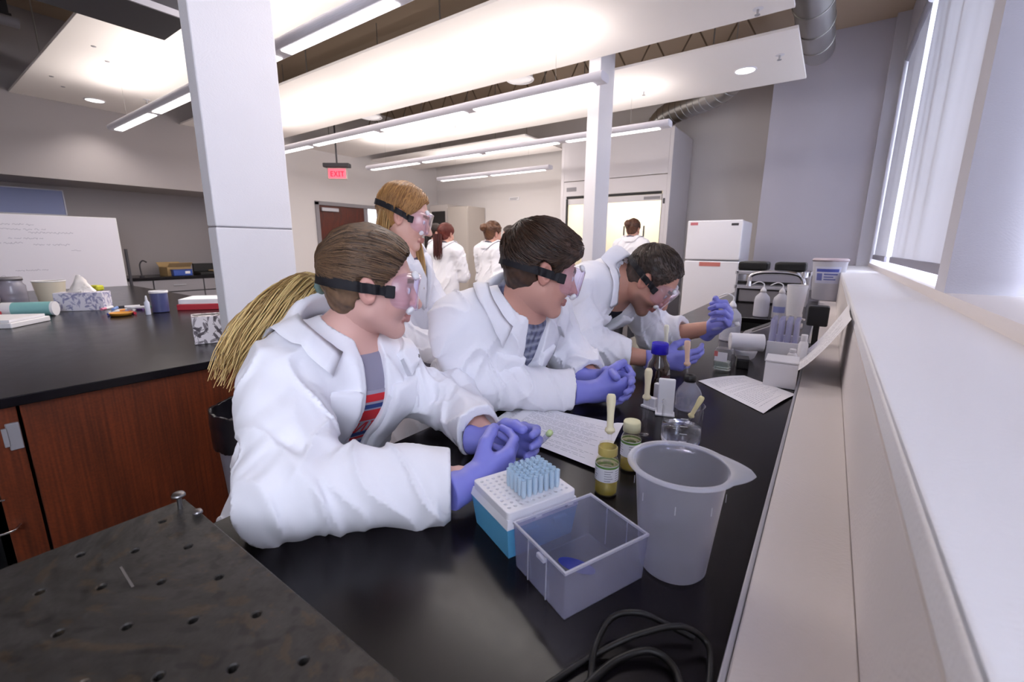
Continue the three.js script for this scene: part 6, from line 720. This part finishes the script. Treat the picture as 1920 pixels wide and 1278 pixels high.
{ const t = thing('red_binder', 'red folder under white papers behind the broad column', 'folder', [-3.72, B, -1.33], 0.9); part(t, 'folder_cover', rbox(-0.14, 0.17, 0, 0.04, -0.14, 0.14, 0.004), std(0xb82c3a, 0.5)); part(t, 'paper_stack', rbox(-0.13, 0.14, 0.0405, 0.075, -0.125, 0.13, 0.003), M.paper); }
{ const t = thing('glass_jar', 'ribbed glass jar at the far left of the island', 'jar', [-5.0, B, -0.52]); part(t, 'jar_wall', lathe([[0, 0.002], [0.07, 0.002], [0.075, 0.01], [0.075, 0.04], [0.078, 0.045], [0.075, 0.05], [0.075, 0.08], [0.078, 0.085], [0.075, 0.09], [0.075, 0.14], [0.06, 0.16], [0.06, 0.185]], 40), phys(0xb9b6c4, 0.15, { transmission: 0.5, thickness: 0 })); part(t, 'jar_lid', lathe([[0, 0.205], [0.064, 0.205], [0.066, 0.18], [0, 0.18]], 36), M.grey); }
{ const t = thing('cream_cup', 'cream-coloured plastic cup beside the tissue box on the island', 'cup', [-4.72, B, -0.68]); part(t, 'cup_wall', lathe([[0, 0.002], [0.065, 0.002], [0.07, 0.01], [0.09, 0.18], [0.087, 0.18], [0.066, 0.012], [0, 0.01]], 40), phys(0xe2d9c6, 0.4, { transmission: 0.2, thickness: 0 })); part(t, 'cup_rim', new THREE.TorusGeometry(0.0895, 0.004, 8, 40).rotateX(Math.PI / 2).translate(0, 0.18, 0), M.white); }
{ const t = thing('tape_measure', 'yellow and black tape measure behind the tissue box', 'tape measure', [-4.75, B, -0.95], 0.5); part(t, 'case', rbox(-0.05, 0.05, 0, 0.08, -0.03, 0.03, 0.02, 4), M.black); part(t, 'yellow_band', rbox(-0.052, 0.03, 0.085, 0.13, -0.032, 0.032, 0.014, 3), std(0xc9c832, 0.5)); }
{ const t = thing('wipes_tube', 'pale teal canister lying on its side on the island', 'canister', [-4.1, B + 0.045, -0.5], 1.0); part(t, 'canister_body', new THREE.CylinderGeometry(0.045, 0.045, 0.19, 32).rotateZ(Math.PI / 2), std(0x86bdbd, 0.5)); part(t, 'canister_lid', new THREE.CylinderGeometry(0.046, 0.046, 0.05, 32).rotateZ(Math.PI / 2).translate(-0.12, 0, 0), M.white); part(t, 'canister_lid', new THREE.CylinderGeometry(0.046, 0.046, 0.014, 32).rotateZ(Math.PI / 2).translate(0.1, 0, 0), M.white); }
{ const t = thing('paper_tray', 'white tray of papers at the left edge on the island', 'tray', [-3.82, B, -0.28], 0.85); part(t, 'tray_body', rbox(-0.2, 0.2, 0, 0.03, -0.14, 0.14, 0.006), M.white); part(t, 'paper_stack', rbox(-0.185, 0.185, 0.031, 0.045, -0.125, 0.125, 0.002), M.paper); }
{ const t = thing('red_marker_box', 'red and white box behind the paper tray at the left edge', 'box', [-4.18, B, -0.28], 0.5); part(t, 'box_body', rbox(-0.1, 0.1, 0, 0.045, -0.04, 0.04, 0.004), std(0xb43440, 0.5)); part(t, 'box_lid', rbox(-0.1, 0.02, 0.046, 0.075, -0.04, 0.04, 0.004), M.white); }
{ const t = thing('green_cloth', 'crumpled dark green cloth at the left edge on the island', 'cloth', [-4.55, B, -0.42]); part(t, 'cloth_body', nets((x, y, z) => Math.max((ell(x, y, z, [0, 0.0, 0], [0.17, 0.055, 0.12]) + 0.018 * NO.noise(x * 16, y * 20, z * 16)), -y), [-0.22, -0.01, -0.16], [0.22, 0.09, 0.16], 0.011), std(0x46524e, 0.9)); }
{ const t = thing('pink_cloth', 'pale pink crumpled wipe lying on the dark green cloth', 'cloth', [-4.9, B, -0.36]); part(t, 'cloth_body', nets((x, y, z) => Math.max((ell(x, y, z, [0, 0.03, 0], [0.11, 0.08, 0.08]) + 0.02 * NO.noise(x * 20, y * 20, z * 20)), -y), [-0.16, -0.01, -0.13], [0.16, 0.14, 0.13], 0.01), std(0xe0c8cc, 0.9)); }
scene.traverse((o) => { if (o.isMesh) o.castShadow = o.receiveShadow = true; });
renderer.render(scene, camera);
